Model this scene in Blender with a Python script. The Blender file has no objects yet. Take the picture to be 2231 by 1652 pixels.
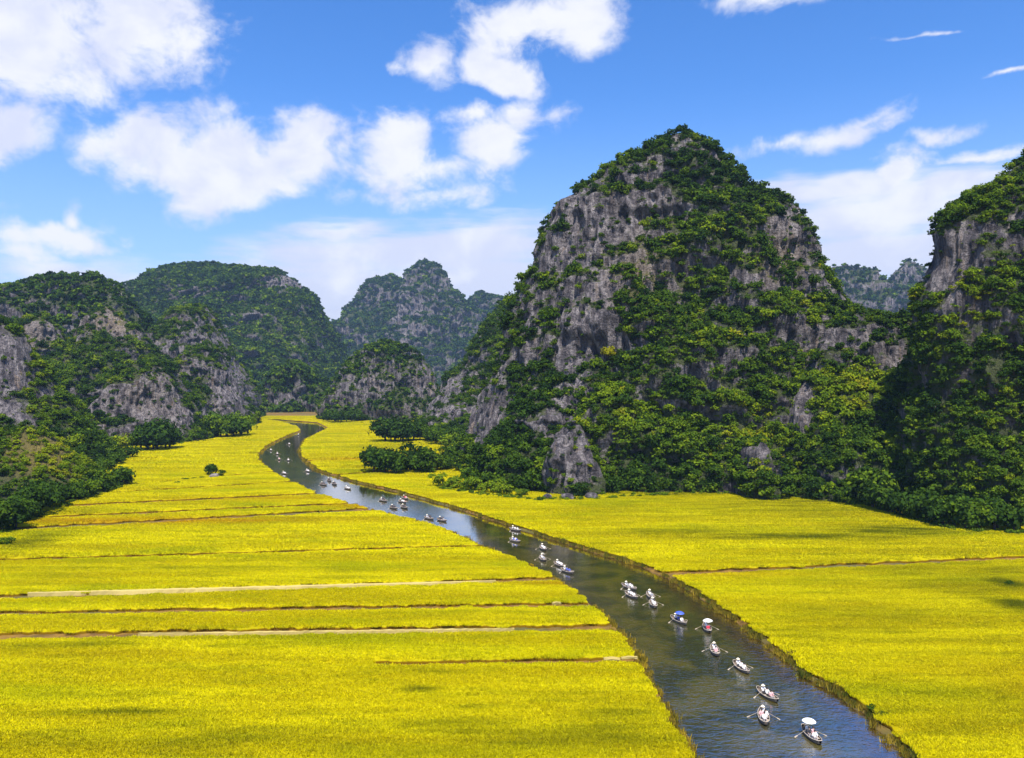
import bpy, bmesh, math, random
import numpy as np
from mathutils import Vector, Matrix

random.seed(7)
RNG = np.random.default_rng(11)
R = math.radians
sc = bpy.context.scene
COL = sc.collection

# ------------------------------------------------------------------ camera
CAM_H = 50.0           # metres above the water
FOC = 1750.0           # focal length in units of a 2230 wide frame
CX, HY = 1115.0, 820.0 # vanishing column / horizon row in those units
cam_d = bpy.data.cameras.new('camera')
cam = bpy.data.objects.new('camera', cam_d)
COL.objects.link(cam)
cam.location = (0, 0, CAM_H)
cam.rotation_euler = (R(90), 0, 0)
cam_d.sensor_width = 36
cam_d.lens = 36 * FOC / 2230
cam_d.shift_y = -6 / 2230
cam_d.clip_start = 1
cam_d.clip_end = 30000
sc.camera = cam

# ------------------------------------------------------------------ light
SUN_EL, SUN_AZ = R(62), R(173)     # azimuth clockwise from +Y (view direction)
SKY_STRENGTH = 0.07
sc.view_settings.view_transform = 'Standard'
sc.view_settings.look = 'None'
sc.view_settings.exposure = 0.85
sc.view_settings.gamma = 1
sc.view_settings.use_curve_mapping = False
sc.cycles.use_denoising = True
sc.cycles.max_bounces = 6
sc.cycles.diffuse_bounces = 2
sc.cycles.glossy_bounces = 3
sc.cycles.transmission_bounces = 2
sc.cycles.volume_bounces = 0
sc.cycles.transparent_max_bounces = 6
sc.cycles.sample_clamp_indirect = 4

sun_d = bpy.data.lights.new('sun', 'SUN')
sun_d.energy = 4.6
sun_d.angle = R(0.5)
sun_d.color = (1.0, 0.94, 0.84)
sun = bpy.data.objects.new('sun', sun_d)
COL.objects.link(sun)
SUN_DIR = Vector((math.sin(SUN_AZ) * math.cos(SUN_EL), math.cos(SUN_AZ) * math.cos(SUN_EL), math.sin(SUN_EL)))
sun.rotation_euler = SUN_DIR.to_track_quat('Z', 'Y').to_euler()
sun.location = SUN_DIR * 500


class NT:
    """tiny node-tree writer"""
    def __init__(s, nt):
        s.nt = nt

    def n(s, t, **kw):
        nd = s.nt.nodes.new(t)
        for k, v in kw.items():
            setattr(nd, k, v)
        return nd

    def put(s, sock, v):
        if isinstance(v, bpy.types.NodeSocket):
            s.nt.links.new(v, sock)
        else:
            sock.default_value = v

    def m(s, op, a, b=0.0, c=0.0, clamp=False):
        nd = s.n('ShaderNodeMath', operation=op, use_clamp=clamp)
        s.put(nd.inputs[0], a)
        s.put(nd.inputs[1], b)
        s.put(nd.inputs[2], c)
        return nd.outputs[0]

    def vm(s, op, a, b=(0, 0, 0)):
        nd = s.n('ShaderNodeVectorMath', operation=op)
        s.put(nd.inputs[0], a)
        s.put(nd.inputs[1], b)
        return nd.outputs[0]

    def noise(s, vec, scale, detail=4, rough=0.55, dist=0.0):
        nd = s.n('ShaderNodeTexNoise')
        s.put(nd.inputs['Vector'], vec)
        nd.inputs['Scale'].default_value = scale
        nd.inputs['Detail'].default_value = detail
        nd.inputs['Roughness'].default_value = rough
        nd.inputs['Distortion'].default_value = dist
        return nd.outputs['Fac']

    def ss(s, v, a, b, lo=0.0, hi=1.0):
        nd = s.n('ShaderNodeMapRange', interpolation_type='SMOOTHSTEP')
        s.put(nd.inputs['Value'], v)
        nd.inputs['From Min'].default_value = a
        nd.inputs['From Max'].default_value = b
        nd.inputs['To Min'].default_value = lo
        nd.inputs['To Max'].default_value = hi
        return nd.outputs['Result']

    def mix(s, f, a, b, blend='MIX'):
        nd = s.n('ShaderNodeMix', data_type='RGBA', blend_type=blend)
        s.put(nd.inputs[0], f)
        for sock, v in ((nd.inputs[6], a), (nd.inputs[7], b)):
            s.put(sock, v if isinstance(v, bpy.types.NodeSocket) else (*v, 1))
        return nd.outputs[2]


def px_az(px):
    return math.atan((px - CX) / FOC)


def build_world():
    w = bpy.data.worlds.new('World')
    sc.world = w
    w.use_nodes = True
    w.node_tree.nodes.clear()
    t = NT(w.node_tree)
    out = t.n('ShaderNodeOutputWorld')
    bg = t.n('ShaderNodeBackground')
    bg.inputs['Strength'].default_value = SKY_STRENGTH
    t.nt.links.new(bg.outputs[0], out.inputs['Surface'])
    sky = t.n('ShaderNodeTexSky', sky_type='NISHITA')
    sky.sun_disc = False
    sky.sun_elevation = SUN_EL
    sky.sun_rotation = SUN_AZ
    sky.altitude = 0
    sky.air_density = 1.0
    sky.dust_density = 0.3
    sky.ozone_density = 2.5
    hs = t.n('ShaderNodeHueSaturation')
    hs.inputs['Saturation'].default_value = 1.3
    hs.inputs['Value'].default_value = 1.25
    t.nt.links.new(sky.outputs[0], hs.inputs['Color'])
    skyc = t.mix(1.0, hs.outputs[0], (1.08, 1.12, 1.38), 'MULTIPLY')
    tc = t.n('ShaderNodeTexCoord').outputs['Generated']
    sep = t.n('ShaderNodeSeparateXYZ')
    t.nt.links.new(tc, sep.inputs[0])
    x, y, z = sep.outputs
    az = t.m('ARCTAN2', x, y)
    hor = t.m('SQRT', t.m('ADD', t.m('MULTIPLY', x, x), t.m('MULTIPLY', y, y)))
    el = t.m('DIVIDE', z, t.m('MAXIMUM', hor, 0.05))
    # wobble of the outlines
    warp = t.noise(t.vm('MULTIPLY', tc, (1, 1, 1.3)), 9.0, 3, 0.5)
    warp2 = t.noise(t.vm('ADD', t.vm('MULTIPLY', tc, (1, 1, 1.3)), (5.2, 1.3, 2.1)), 9.0, 3, 0.5)
    azw = t.m('ADD', az, t.m('MULTIPLY', t.m('SUBTRACT', warp, 0.5), 0.075))
    elw = t.m('ADD', el, t.m('MULTIPLY', t.m('SUBTRACT', warp2, 0.5), 0.055))

    def blobs(lst):
        acc = None
        for (px, py, rx, ry, wgt, tilt) in lst:
            a0 = px_az(px)
            ca = math.cos(a0)
            e0 = (HY - py) / FOC * ca
            ra, re = rx / FOC * ca * ca, ry / FOC * ca
            dx = t.m('SUBTRACT', azw, a0)
            dy = t.m('SUBTRACT', elw, e0)
            if tilt:
                dy = t.m('SUBTRACT', dy, t.m('MULTIPLY', dx, tilt))
            dx = t.m('DIVIDE', dx, ra)
            dy = t.m('DIVIDE', dy, re)
            d = t.m('SQRT', t.m('ADD', t.m('MULTIPLY', dx, dx), t.m('MULTIPLY', dy, dy)))
            v = t.m('MULTIPLY', t.m('SUBTRACT', 1.25, d), wgt)
            acc = v if acc is None else t.m('SMOOTH_MAX', acc, v, 0.12)
        return acc
    cumulus = [
        (60, 60, 330, 190, 1.1, 0), (270, 20, 180, 130, .95, 0), (0, 270, 95, 130, .9, 0),
        (420, 90, 85, 95, .55, 0), (380, 20, 70, 60, .5, 0),
        (340, 300, 130, 80, 1.1, 0), (470, 350, 220, 110, 1.15, 0), (640, 310, 110, 85, 1.0, 0), (480, 410, 150, 60, .9, 0),
        (190, 320, 70, 65, .5, 0), (740, 320, 50, 70, .5, 0),
        (850, 330, 95, 85, 1.05, 0), (940, 370, 130, 40, .65, 0), (1060, 320, 90, 75, .95, -.2), (1020, 250, 55, 35, .7, 0), (1120, 255, 60, 40, .75, 0),
        (1230, 255, 70, 28, .5, .2), (900, 420, 200, 25, .4, 0),
        (1100, 60, 110, 75, 1.0, 0), (1260, 30, 130, 75, 1.0, .1), (1090, 150, 95, 55, 1.05, -.15), (950, 130, 70, 50, .9, 0), (880, 150, 60, 16, .4, 0),
        (150, 530, 160, 42, .85, 0), (170, 490, 24, 38, .7, 0), (60, 570, 110, 40, .6, 0),
        (1700, 325, 95, 30, .6, 0), (1830, 300, 110, 32, .75, .3), (1880, 260, 45, 18, .5, .5),
        (1945, 375, 85, 52, .95, .1), (2035, 293, 65, 18, .6, 0), (2120, 345, 100, 18, .55, .1),
        (1640, 8, 110, 22, .7, 0), (2000, 86, 80, 5, .45, 0), (2200, 155, 70, 9, .7, 0),
    ]
    streaks = [
        (1000, 545, 260, 62, .9, .06), (760, 590, 260, 60, .75, .1), (1090, 610, 180, 55, .9, 0), (700, 650, 150, 60, 1.0, 0),
        (760, 500, 120, 18, .5, .2), (320, 620, 330, 36, .55, 0),
        (1800, 420, 230, 30, .8, .05), (1900, 470, 300, 55, .85, .12), (1900, 545, 300, 60, 1.0, 0), (2080, 410, 110, 40, .8, .2),
    ]
    vc = blobs(cumulus)
    vs = blobs(streaks)
    # the rest of the dome carries the same broken cumulus
    far = t.m('MAXIMUM', t.ss(t.m('ABSOLUTE', az), 0.62, 0.85), t.ss(el, 0.52, 0.75))
    gen = t.m('MULTIPLY', t.m('SUBTRACT', t.noise(t.vm('MULTIPLY', tc, (1, 1, 1.8)), 3.2, 3, .5), 0.53), 6.0)
    gen = t.m('SUBTRACT', t.m('MULTIPLY', t.m('ADD', gen, 2.0), far), 2.0)
    vc = t.m('MAXIMUM', vc, gen)
    f1 = t.noise(t.vm('MULTIPLY', tc, (1, 1, 1.25)), 15.0, 9, 0.62, 0.25)
    f2 = t.noise(t.vm('MULTIPLY', tc, (1, 1, 6.0)), 8.0, 8, 0.58, 0.3)
    ac = t.ss(t.m('ADD', vc, t.m('MULTIPLY', t.m('SUBTRACT', f1, 0.5), 2.6)), 0.02, 0.82)
    as_ = t.ss(t.m('ADD', vs, t.m('MULTIPLY', t.m('SUBTRACT', f2, 0.5), 1.9)), -0.40, 0.65, 0, .97)
    alpha = t.m('MAXIMUM', ac, as_)
    # cloud body: sunlit white with lavender folds
    f3 = t.noise(t.vm('ADD', t.vm('MULTIPLY', tc, (1, 1, 1.5)), (.02, 0, -.035)), 11.0, 7, 0.55, .3)
    fold = t.ss(t.m('ADD', f3, t.m('MULTIPLY', vc, 0.05)), 0.38, 0.66)
    cc = t.mix(fold, (6.2, 6.5, 8.0), (8.0, 8.05, 8.5))
    # low in the sky the air pales
    pale = t.ss(el, 0.05, 0.36, 0.55, 0.0)
    skyc = t.mix(pale, skyc, (3.6, 5.2, 8.2))
    colr = t.mix(t.m('MULTIPLY', alpha, 0.96), skyc, cc)
    t.nt.links.new(colr, bg.inputs['Color'])


build_world()


# ------------------------------------------------------------------ helpers
def gpt(px, py, z=0.0):
    """a point of the flat valley floor (or of a level z above it) seen at (px, py)"""
    Y = (CAM_H - z) * FOC / (py - HY)
    return ((px - CX) / FOC * Y, Y)


def at_depth(px, py, Y):
    return ((px - CX) / FOC * Y, CAM_H - (py - HY) / FOC * Y)


def proj(p):
    Y = np.maximum(p[:, 1], 1.0)
    return CX + p[:, 0] / Y * FOC, HY + (CAM_H - p[:, 2]) / Y * FOC


_perm = np.concatenate([np.random.default_rng(3).permutation(256)] * 3)
_grad = np.random.default_rng(4).normal(size=(256, 3))
_grad /= np.linalg.norm(_grad, axis=1)[:, None]


def pn(p):
    i = np.floor(p).astype(np.int64)
    f = p - i
    i &= 255
    u = f * f * f * (f * (f * 6 - 15) + 10)
    r = np.zeros(len(p))
    for dx in (0, 1):
        for dy in (0, 1):
            for dz in (0, 1):
                h = _perm[_perm[_perm[(i[:, 0] + dx) & 255] + ((i[:, 1] + dy) & 255)] + ((i[:, 2] + dz) & 255)]
                g = _grad[h]
                d = g[:, 0] * (f[:, 0] - dx) + g[:, 1] * (f[:, 1] - dy) + g[:, 2] * (f[:, 2] - dz)
                r += d * np.where(dx, u[:, 0], 1 - u[:, 0]) * np.where(dy, u[:, 1], 1 - u[:, 1]) * np.where(dz, u[:, 2], 1 - u[:, 2])
    return r * 1.5


def fbm(p, o=4, g=0.5):
    a, r, s = 1.0, 0, 1.0
    for k in range(o):
        r = r + a * pn(p * s + 17.3 * k)
        a *= g
        s *= 2.03
    return r


def smooth(a, b, x):
    t = np.clip((x - a) / (b - a), 0, 1)
    return t * t * (3 - 2 * t)


def mesh_np(name, V, F, smooth_shade=False):
    """F: list of int arrays (n,3) / (n,4)"""
    me = bpy.data.meshes.new(name)
    V = np.asarray(V, dtype=np.float32)
    me.vertices.add(len(V))
    me.vertices.foreach_set('co', V.ravel())
    F = [np.asarray(f) for f in (F if isinstance(F, list) else [F]) if len(f)]
    idx = np.concatenate([f.ravel() for f in F]).astype(np.int32)
    tot = np.concatenate([np.full(len(f), f.shape[1]) for f in F]).astype(np.int32)
    st = np.concatenate([[0], np.cumsum(tot)[:-1]]).astype(np.int32)
    me.loops.add(len(idx))
    me.loops.foreach_set('vertex_index', idx)
    me.polygons.add(len(tot))
    me.polygons.foreach_set('loop_start', st)
    me.polygons.foreach_set('loop_total', tot)
    me.update(calc_edges=True)
    if smooth_shade:
        me.polygons.foreach_set('use_smooth', np.ones(len(tot), dtype=bool))
    me.validate()
    return me


def attr(me, name, vals, dom='POINT'):
    a = me.attributes.new(name, 'FLOAT', dom)
    a.data.foreach_set('value', np.asarray(vals, dtype=np.float32))


def link(name, me, mat=None, parent=None):
    o = bpy.data.objects.new(name, me)
    COL.objects.link(o)
    if mat is not None and not me.materials:
        for m in (mat if isinstance(mat, (list, tuple)) else [mat]):
            me.materials.append(m)
    if parent is not None:
        o.parent = parent
    return o


def tag(o, label=None, cat=None, group=None, kind=None):
    if label:
        o['label'] = label
    if cat:
        o['category'] = cat
    if group:
        o['group'] = group
    if kind:
        o['kind'] = kind
    return o


def empty(name, loc, rz=0.0):
    o = bpy.data.objects.new(name, None)
    COL.objects.link(o)
    o.location = loc
    o.rotation_euler = (0, 0, rz)
    o.empty_display_size = 0.3
    return o


class MB:
    def __init__(s):
        s.v, s.f, s.mi = [], [], []

    def add(s, vs, fs, mi=0):
        b = len(s.v)
        s.v += [tuple(v) for v in vs]
        s.f += [tuple(b + i for i in f) for f in fs]
        s.mi += [mi] * len(fs)

    def box(s, c, d, mi=0, rot=None):
        x, y, z = d[0] / 2, d[1] / 2, d[2] / 2
        vs = [Vector((i * x, j * y, k * z)) for k in (-1, 1) for j in (-1, 1) for i in (-1, 1)]
        if rot is not None:
            vs = [rot @ v for v in vs]
        c = Vector(c)
        s.add([v + c for v in vs], [(0, 2, 3, 1), (4, 5, 7, 6), (0, 1, 5, 4), (2, 6, 7, 3), (0, 4, 6, 2), (1, 3, 7, 5)], mi)

    def tube(s, pts, rad, n=6, mi=0, cap=True):
        pts = [Vector(p) for p in pts]
        rings = []
        for i, p in enumerate(pts):
            d = (pts[min(i + 1, len(pts) - 1)] - pts[max(i - 1, 0)]).normalized()
            a = d.orthogonal().normalized()
            if i:
                a = (pa - d * pa.dot(d)).normalized()
            pa = a
            b = d.cross(a)
            r = rad[i] if isinstance(rad, (list, tuple)) else rad
            rings.append([p + (a * math.cos(2 * math.pi * k / n) + b * math.sin(2 * math.pi * k / n)) * r for k in range(n)])
        vs = [v for r in rings for v in r]
        fs = []
        for i in range(len(rings) - 1):
            for k in range(n):
                fs.append((i * n + k, i * n + (k + 1) % n, (i + 1) * n + (k + 1) % n, (i + 1) * n + k))
        if cap:
            fs.append(tuple(range(n - 1, -1, -1)))
            fs.append(tuple(range((len(rings) - 1) * n, len(rings) * n)))
        s.add(vs, fs, mi)

    def mesh(s, name, smooth_shade=False):
        me = bpy.data.meshes.new(name)
        me.from_pydata(s.v, [], s.f)
        me.polygons.foreach_set('material_index', s.mi)
        if smooth_shade:
            me.polygons.foreach_set('use_smooth', [True] * len(s.f))
        me.update()
        return me


def material(name):
    m = bpy.data.materials.new(name)
    m.use_nodes = True
    m.node_tree.nodes.clear()
    t = NT(m.node_tree)
    out = t.n('ShaderNodeOutputMaterial')
    return m, t, out


def plain(name, col, rough=0.7, var=0.25, scale=6.0):
    m, t, out = material(name)
    b = t.n('ShaderNodeBsdfPrincipled')
    tc = t.n('ShaderNodeTexCoord').outputs['Object']
    f = t.noise(tc, scale, 4)
    c2 = tuple(c * (1 - var) for c in col)
    t.put(b.inputs['Base Color'], t.mix(f, col, c2))
    b.inputs['Roughness'].default_value = rough
    t.nt.links.new(b.outputs[0], out.inputs[0])
    return m


# ------------------------------------------------------------------ materials
def mat_foliage():
    m, t, out = material('foliage')
    inst = t.n('ShaderNodeAttribute', attribute_type='INSTANCER', attribute_name='tint').outputs['Fac']
    oi = t.n('ShaderNodeObjectInfo').outputs['Random']
    leaf = t.n('ShaderNodeAttribute', attribute_type='GEOMETRY', attribute_name='leaf').outputs['Fac']
    v = t.m('ADD', inst, t.m('MULTIPLY', t.m('SUBTRACT', oi, 0.5), 0.30))
    v = t.m('ADD', v, t.m('MULTIPLY', t.m('SUBTRACT', leaf, 0.5), 0.34))
    cr = t.n('ShaderNodeValToRGB')
    t.nt.links.new(v, cr.inputs[0])
    e = cr.color_ramp.elements
    e[0].position, e[0].color = 0.0, (0.016, 0.036, 0.009, 1)
    e[1].position, e[1].color = 1.0, (0.27, 0.255, 0.012, 1)
    for p, c in ((0.25, (0.034, 0.072, 0.009)), (0.5, (0.078, 0.135, 0.009)), (0.72, (0.165, 0.235, 0.010)), (0.87, (0.22, 0.26, 0.010))):
        k = e.new(p)
        k.color = (*c, 1)
    d = t.n('ShaderNodeBsdfDiffuse')
    tr = t.n('ShaderNodeBsdfTranslucent')
    ms = t.n('ShaderNodeMixShader')
    ms.inputs[0].default_value = 0.28
    t.nt.links.new(cr.outputs[0], d.inputs[0])
    t.nt.links.new(cr.outputs[0], tr.inputs[0])
    t.nt.links.new(d.outputs[0], ms.inputs[1])
    t.nt.links.new(tr.outputs[0], ms.inputs[2])
    t.nt.links.new(ms.outputs[0], out.inputs[0])
    return m


def mat_rock():
    m, t, out = material('limestone')
    b = t.n('ShaderNodeBsdfPrincipled')
    b.inputs['Roughness'].default_value = 0.9
    pos = t.n('ShaderNodeNewGeometry').outputs['Position']
    veg = t.n('ShaderNodeAttribute', attribute_name='veg').outputs['Fac']
    warm = t.n('ShaderNodeAttribute', attribute_name='warm').outputs['Fac']
    big = t.noise(pos, 0.035, 4, .55)
    streak = t.noise(t.vm('MULTIPLY', pos, (1, 1, 0.10)), 0.34, 7, .66)
    fine = t.noise(pos, 0.75, 6, .65)
    c = t.mix(t.ss(big, .35, .65), (0.078, 0.066, 0.077), (0.160, 0.137, 0.144))
    c = t.mix(t.ss(streak, .44, .66), c, (0.32, 0.285, 0.28))
    c = t.mix(t.ss(streak, .50, .36), c, (0.045, 0.040, 0.047))
    c = t.mix(t.ss(fine, .50, .32, 0, .8), c, (0.04, 0.036, 0.042))
    c = t.mix(t.m('MULTIPLY', warm, t.ss(big, .3, .6, .3, .9)), c, (0.36, 0.27, 0.16))
    stain = t.noise(t.vm('ADD', t.vm('MULTIPLY', pos, (1, 1, 0.07)), (31, 7, 0)), 0.22, 6, .6)
    c = t.mix(t.ss(stain, .58, .70, 0, .8), c, (0.030, 0.027, 0.033))
    c = t.mix(t.ss(stain, .42, .32, 0, .45), c, (0.27, 0.185, 0.11))
    g = t.mix(t.noise(pos, .22, 4), (0.028, 0.040, 0.011), (0.075, 0.092, 0.018))
    fm = t.ss(t.m('ADD', veg, t.m('MULTIPLY', t.m('SUBTRACT', fine, .5), 1.1)), .40, .66)
    g = t.mix(t.m('MULTIPLY', warm, .75), g, (0.25, 0.185, 0.035))
    c = t.mix(fm, c, g)
    t.nt.links.new(c, b.inputs['Base Color'])
    vor = t.n('ShaderNodeTexVoronoi', feature='DISTANCE_TO_EDGE')
    t.put(vor.inputs['Vector'], t.vm('ADD', t.vm('MULTIPLY', pos, (1, 1, .22)), t.vm('MULTIPLY', t.n('ShaderNodeTexNoise').outputs['Color'], (1, 1, 1))))
    vor.inputs['Scale'].default_value = .22
    h = t.m('ADD', t.m('MULTIPLY', t.ss(vor.outputs['Distance'], 0, .12), .45), t.m('ADD', t.m('MULTIPLY', streak, 3.0), t.m('MULTIPLY', fine, 1.5)))
    bp = t.n('ShaderNodeBump')
    bp.inputs['Strength'].default_value = 1
    bp.inputs['Distance'].default_value = 2.0
    t.nt.links.new(h, bp.inputs['Height'])
    t.nt.links.new(bp.outputs[0], b.inputs['Normal'])
    t.nt.links.new(b.outputs[0], out.inputs[0])
    return m


def ellipses(t, x, y, lst):
    acc = None
    for (cx, cy, rx, ry, w) in lst:
        dx = t.m('DIVIDE', t.m('SUBTRACT', x, cx), rx)
        dy = t.m('DIVIDE', t.m('SUBTRACT', y, cy), ry)
        d = t.m('ADD', t.m('MULTIPLY', dx, dx), t.m('MULTIPLY', dy, dy))
        v = t.m('MULTIPLY', t.m('EXPONENT', t.m('MULTIPLY', d, -1.0)), w)
        acc = v if acc is None else t.m('MAXIMUM', acc, v)
    return acc


def px_ell(px, py, rx, ry, w):
    X, Y = gpt(px, py)
    return (X, Y, rx / FOC * Y, (gpt(px, py - ry)[1] - gpt(px, py + ry)[1]) / 2, w)


GREEN_PATCHES = [px_ell(*a) for a in (
    (1750, 1178, 260, 8, .95), (1950, 1165, 150, 12, 1.0), (1480, 1168, 160, 7, .55), (1900, 1098, 300, 10, .75), (1450, 1082, 200, 8, .6),
    (2190, 1282, 40, 14, 1.2), (2210, 1330, 50, 16, 1.1), (2100, 1290, 120, 20, .45), (1900, 1350, 260, 14, .4), (1750, 1390, 150, 14, .35),
    (1250, 1625, 320, 26, .75), (650, 1610, 220, 14, .5), (910, 1518, 40, 7, .85), (300, 1572, 140, 8, .7), (950, 1480, 60, 6, .5), (150, 1420, 160, 8, .5),
    (60, 1190, 60, 26, .7), (1750, 1110, 480, 26, .42), (2050, 1250, 260, 40, .34), (1450, 1600, 300, 60, .4), (500, 1640, 700, 30, .35), (2000, 1560, 300, 50, .18), (400, 1250, 400, 5, .4), (820, 1030, 60, 10, .5), (500, 1405, 300, 6, .4), (200, 1120, 120, 8, .35),
    (1000, 1590, 200, 10, .3), (1050, 1560, 60, 10, .25), (830, 980, 90, 8, .45))]
OCHRE_PATCHES = [px_ell(*a) for a in (
    (350, 1142, 380, 7, .95), (780, 1108, 90, 8, .7), (1560, 1262, 160, 6, .5), (1250, 1282, 120, 5, .6), (600, 1092, 200, 5, .5),
    (760, 1005, 100, 4, .7), (300, 1440, 300, 14, .15), (2230, 1500, 200, 60, .2))]


def rice_color(t, pos):
    sep = t.n('ShaderNodeSeparateXYZ')
    t.nt.links.new(pos, sep.inputs[0])
    x, y, z = sep.outputs
    s1 = t.noise(t.vm('MULTIPLY', pos, (0.012, 0.11, 0)), 1.0, 5, .6)
    s2 = t.noise(t.vm('MULTIPLY', pos, (0.06, 0.28, 0)), 1.0, 5, .6)
    s3 = t.noise(t.vm('MULTIPLY', pos, (1, 1, 0)), 1.4, 4, .7)
    c = t.mix(t.ss(s1, .36, .62), (0.59, 0.50, 0.003), (0.77, 0.69, 0.004))
    c = t.mix(t.ss(s2, .46, .70, 0, .85), c, (0.46, 0.43, 0.004))
    c = t.mix(t.ss(s3, .52, .75, 0, .65), c, (0.90, 0.80, 0.03))
    c = t.mix(t.ss(s3, .50, .30, 0, .6), c, (0.30, 0.21, 0.003))
    s4 = t.noise(t.vm('MULTIPLY', pos, (.016, .045, 0)), 1.0, 4, .55)
    c = t.mix(t.ss(s4, .50, .70, 0, .65), c, (0.40, 0.43, 0.004))
    wob = t.ss(s2, .25, .75, .5, 1.4)
    gm = t.m('MULTIPLY', ellipses(t, x, y, GREEN_PATCHES), wob, clamp=True)
    c = t.mix(gm, c, (0.16, 0.175, 0.005))
    om = t.m('MULTIPLY', ellipses(t, x, y, OCHRE_PATCHES), wob, clamp=True)
    c = t.mix(om, c, (0.52, 0.30, 0.005))
    return c, z


def mat_rice(name, under):
    m, t, out = material(name)
    pos = t.n('ShaderNodeNewGeometry').outputs['Position']
    c, z = rice_color(t, pos)
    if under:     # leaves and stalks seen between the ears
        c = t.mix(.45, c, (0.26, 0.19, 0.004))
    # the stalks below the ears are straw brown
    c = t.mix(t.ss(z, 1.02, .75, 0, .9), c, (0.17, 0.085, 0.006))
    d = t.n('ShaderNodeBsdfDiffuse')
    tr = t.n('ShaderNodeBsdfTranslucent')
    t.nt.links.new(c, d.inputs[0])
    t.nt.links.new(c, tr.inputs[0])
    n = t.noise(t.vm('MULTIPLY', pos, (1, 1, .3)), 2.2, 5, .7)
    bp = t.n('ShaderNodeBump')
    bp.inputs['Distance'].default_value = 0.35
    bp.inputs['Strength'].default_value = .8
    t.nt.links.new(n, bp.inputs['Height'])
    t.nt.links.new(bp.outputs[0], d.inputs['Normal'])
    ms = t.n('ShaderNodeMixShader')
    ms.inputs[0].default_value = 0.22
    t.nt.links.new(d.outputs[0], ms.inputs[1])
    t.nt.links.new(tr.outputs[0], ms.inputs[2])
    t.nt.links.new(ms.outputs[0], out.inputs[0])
    return m


def mat_ground():
    m, t, out = material('field_earth')
    b = t.n('ShaderNodeBsdfPrincipled')
    b.inputs['Roughness'].default_value = .95
    pos = t.n('ShaderNodeNewGeometry').outputs['Position']
    n1 = t.noise(pos, .35, 6, .65)
    n2 = t.noise(pos, .03, 4, .6)
    c = t.mix(t.ss(n1, .35, .65), (0.105, 0.052, 0.006), (0.21, 0.115, 0.010))
    c = t.mix(t.ss(n2, .45, .6, 0, .7), c, (0.060, 0.075, 0.014))
    sep = t.n('ShaderNodeSeparateXYZ')
    t.nt.links.new(pos, sep.inputs[0])
    c = t.mix(t.ss(sep.outputs[2], .3, -.3), c, (0.045, 0.028, 0.010))
    t.nt.links.new(c, b.inputs['Base Color'])
    bp = t.n('ShaderNodeBump')
    bp.inputs['Distance'].default_value = .4
    t.nt.links.new(n1, bp.inputs['Height'])
    t.nt.links.new(bp.outputs[0], b.inputs['Normal'])
    t.nt.links.new(b.outputs[0], out.inputs[0])
    return m


def mat_water():
    m, t, out = material('river_water')
    b = t.n('ShaderNodeBsdfPrincipled')
    pos = t.n('ShaderNodeNewGeometry').outputs['Position']
    edge = t.n('ShaderNodeAttribute', attribute_name='edge').outputs['Fac']
    n1 = t.noise(pos, .10, 5, .65, .4)
    n2 = t.noise(pos, .55, 5, .65)
    # water plants under the surface
    c = t.mix(t.ss(n1, .40, .62), (0.030, 0.028, 0.008), (0.090, 0.072, 0.010))
    c = t.mix(t.ss(n2, .5, .7, 0, .6), c, (0.045, 0.062, 0.010))
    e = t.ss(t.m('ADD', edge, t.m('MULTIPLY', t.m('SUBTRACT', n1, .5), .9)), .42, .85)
    c = t.mix(e, c, t.mix(t.ss(n2, .35, .65), (0.018, 0.010, 0.004), (0.065, 0.034, 0.008)))  # brown bank weed, darkened further to paint in the bank's reflection
    t.nt.links.new(c, b.inputs['Base Color'])
    b.inputs['IOR'].default_value = 2.5
    b.inputs['Specular IOR Level'].default_value = .9
    b.inputs['Roughness'].default_value = 0.06
    w1 = t.noise(t.vm('MULTIPLY', pos, (1.0, 1.7, 1)), .62, 3, .55, .3)
    w2 = t.noise(t.vm('MULTIPLY', pos, (.8, 1.5, 1)), 2.1, 2, .5)
    h = t.m('ADD', w1, t.m('MULTIPLY', w2, .35))
    bp = t.n('ShaderNodeBump')
    bp.inputs['Distance'].default_value = .22
    sp = t.n('ShaderNodeSeparateXYZ')
    t.nt.links.new(pos, sp.inputs[0])
    t.put(bp.inputs['Strength'], t.ss(sp.outputs[1], 110, 250, .55, .07))   # the upper reach lies sheltered
    t.nt.links.new(h, bp.inputs['Height'])
    t.nt.links.new(bp.outputs[0], b.inputs['Normal'])
    b.inputs['Specular IOR Level'].default_value = 0
    gl = t.n('ShaderNodeBsdfGlossy')
    gl.inputs['Roughness'].default_value = .05
    gl.inputs['Color'].default_value = (.96, .97, 1, 1)
    t.nt.links.new(bp.outputs[0], gl.inputs['Normal'])
    fr = t.n('ShaderNodeFresnel')
    fr.inputs['IOR'].default_value = 1.5
    ms = t.n('ShaderNodeMixShader')
    t.put(ms.inputs[0], t.m('MULTIPLY_ADD', fr.outputs[0], .58, .42))
    t.nt.links.new(b.outputs[0], ms.inputs[1])
    t.nt.links.new(gl.outputs[0], ms.inputs[2])
    t.nt.links.new(ms.outputs[0], out.inputs[0])
    return m


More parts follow.
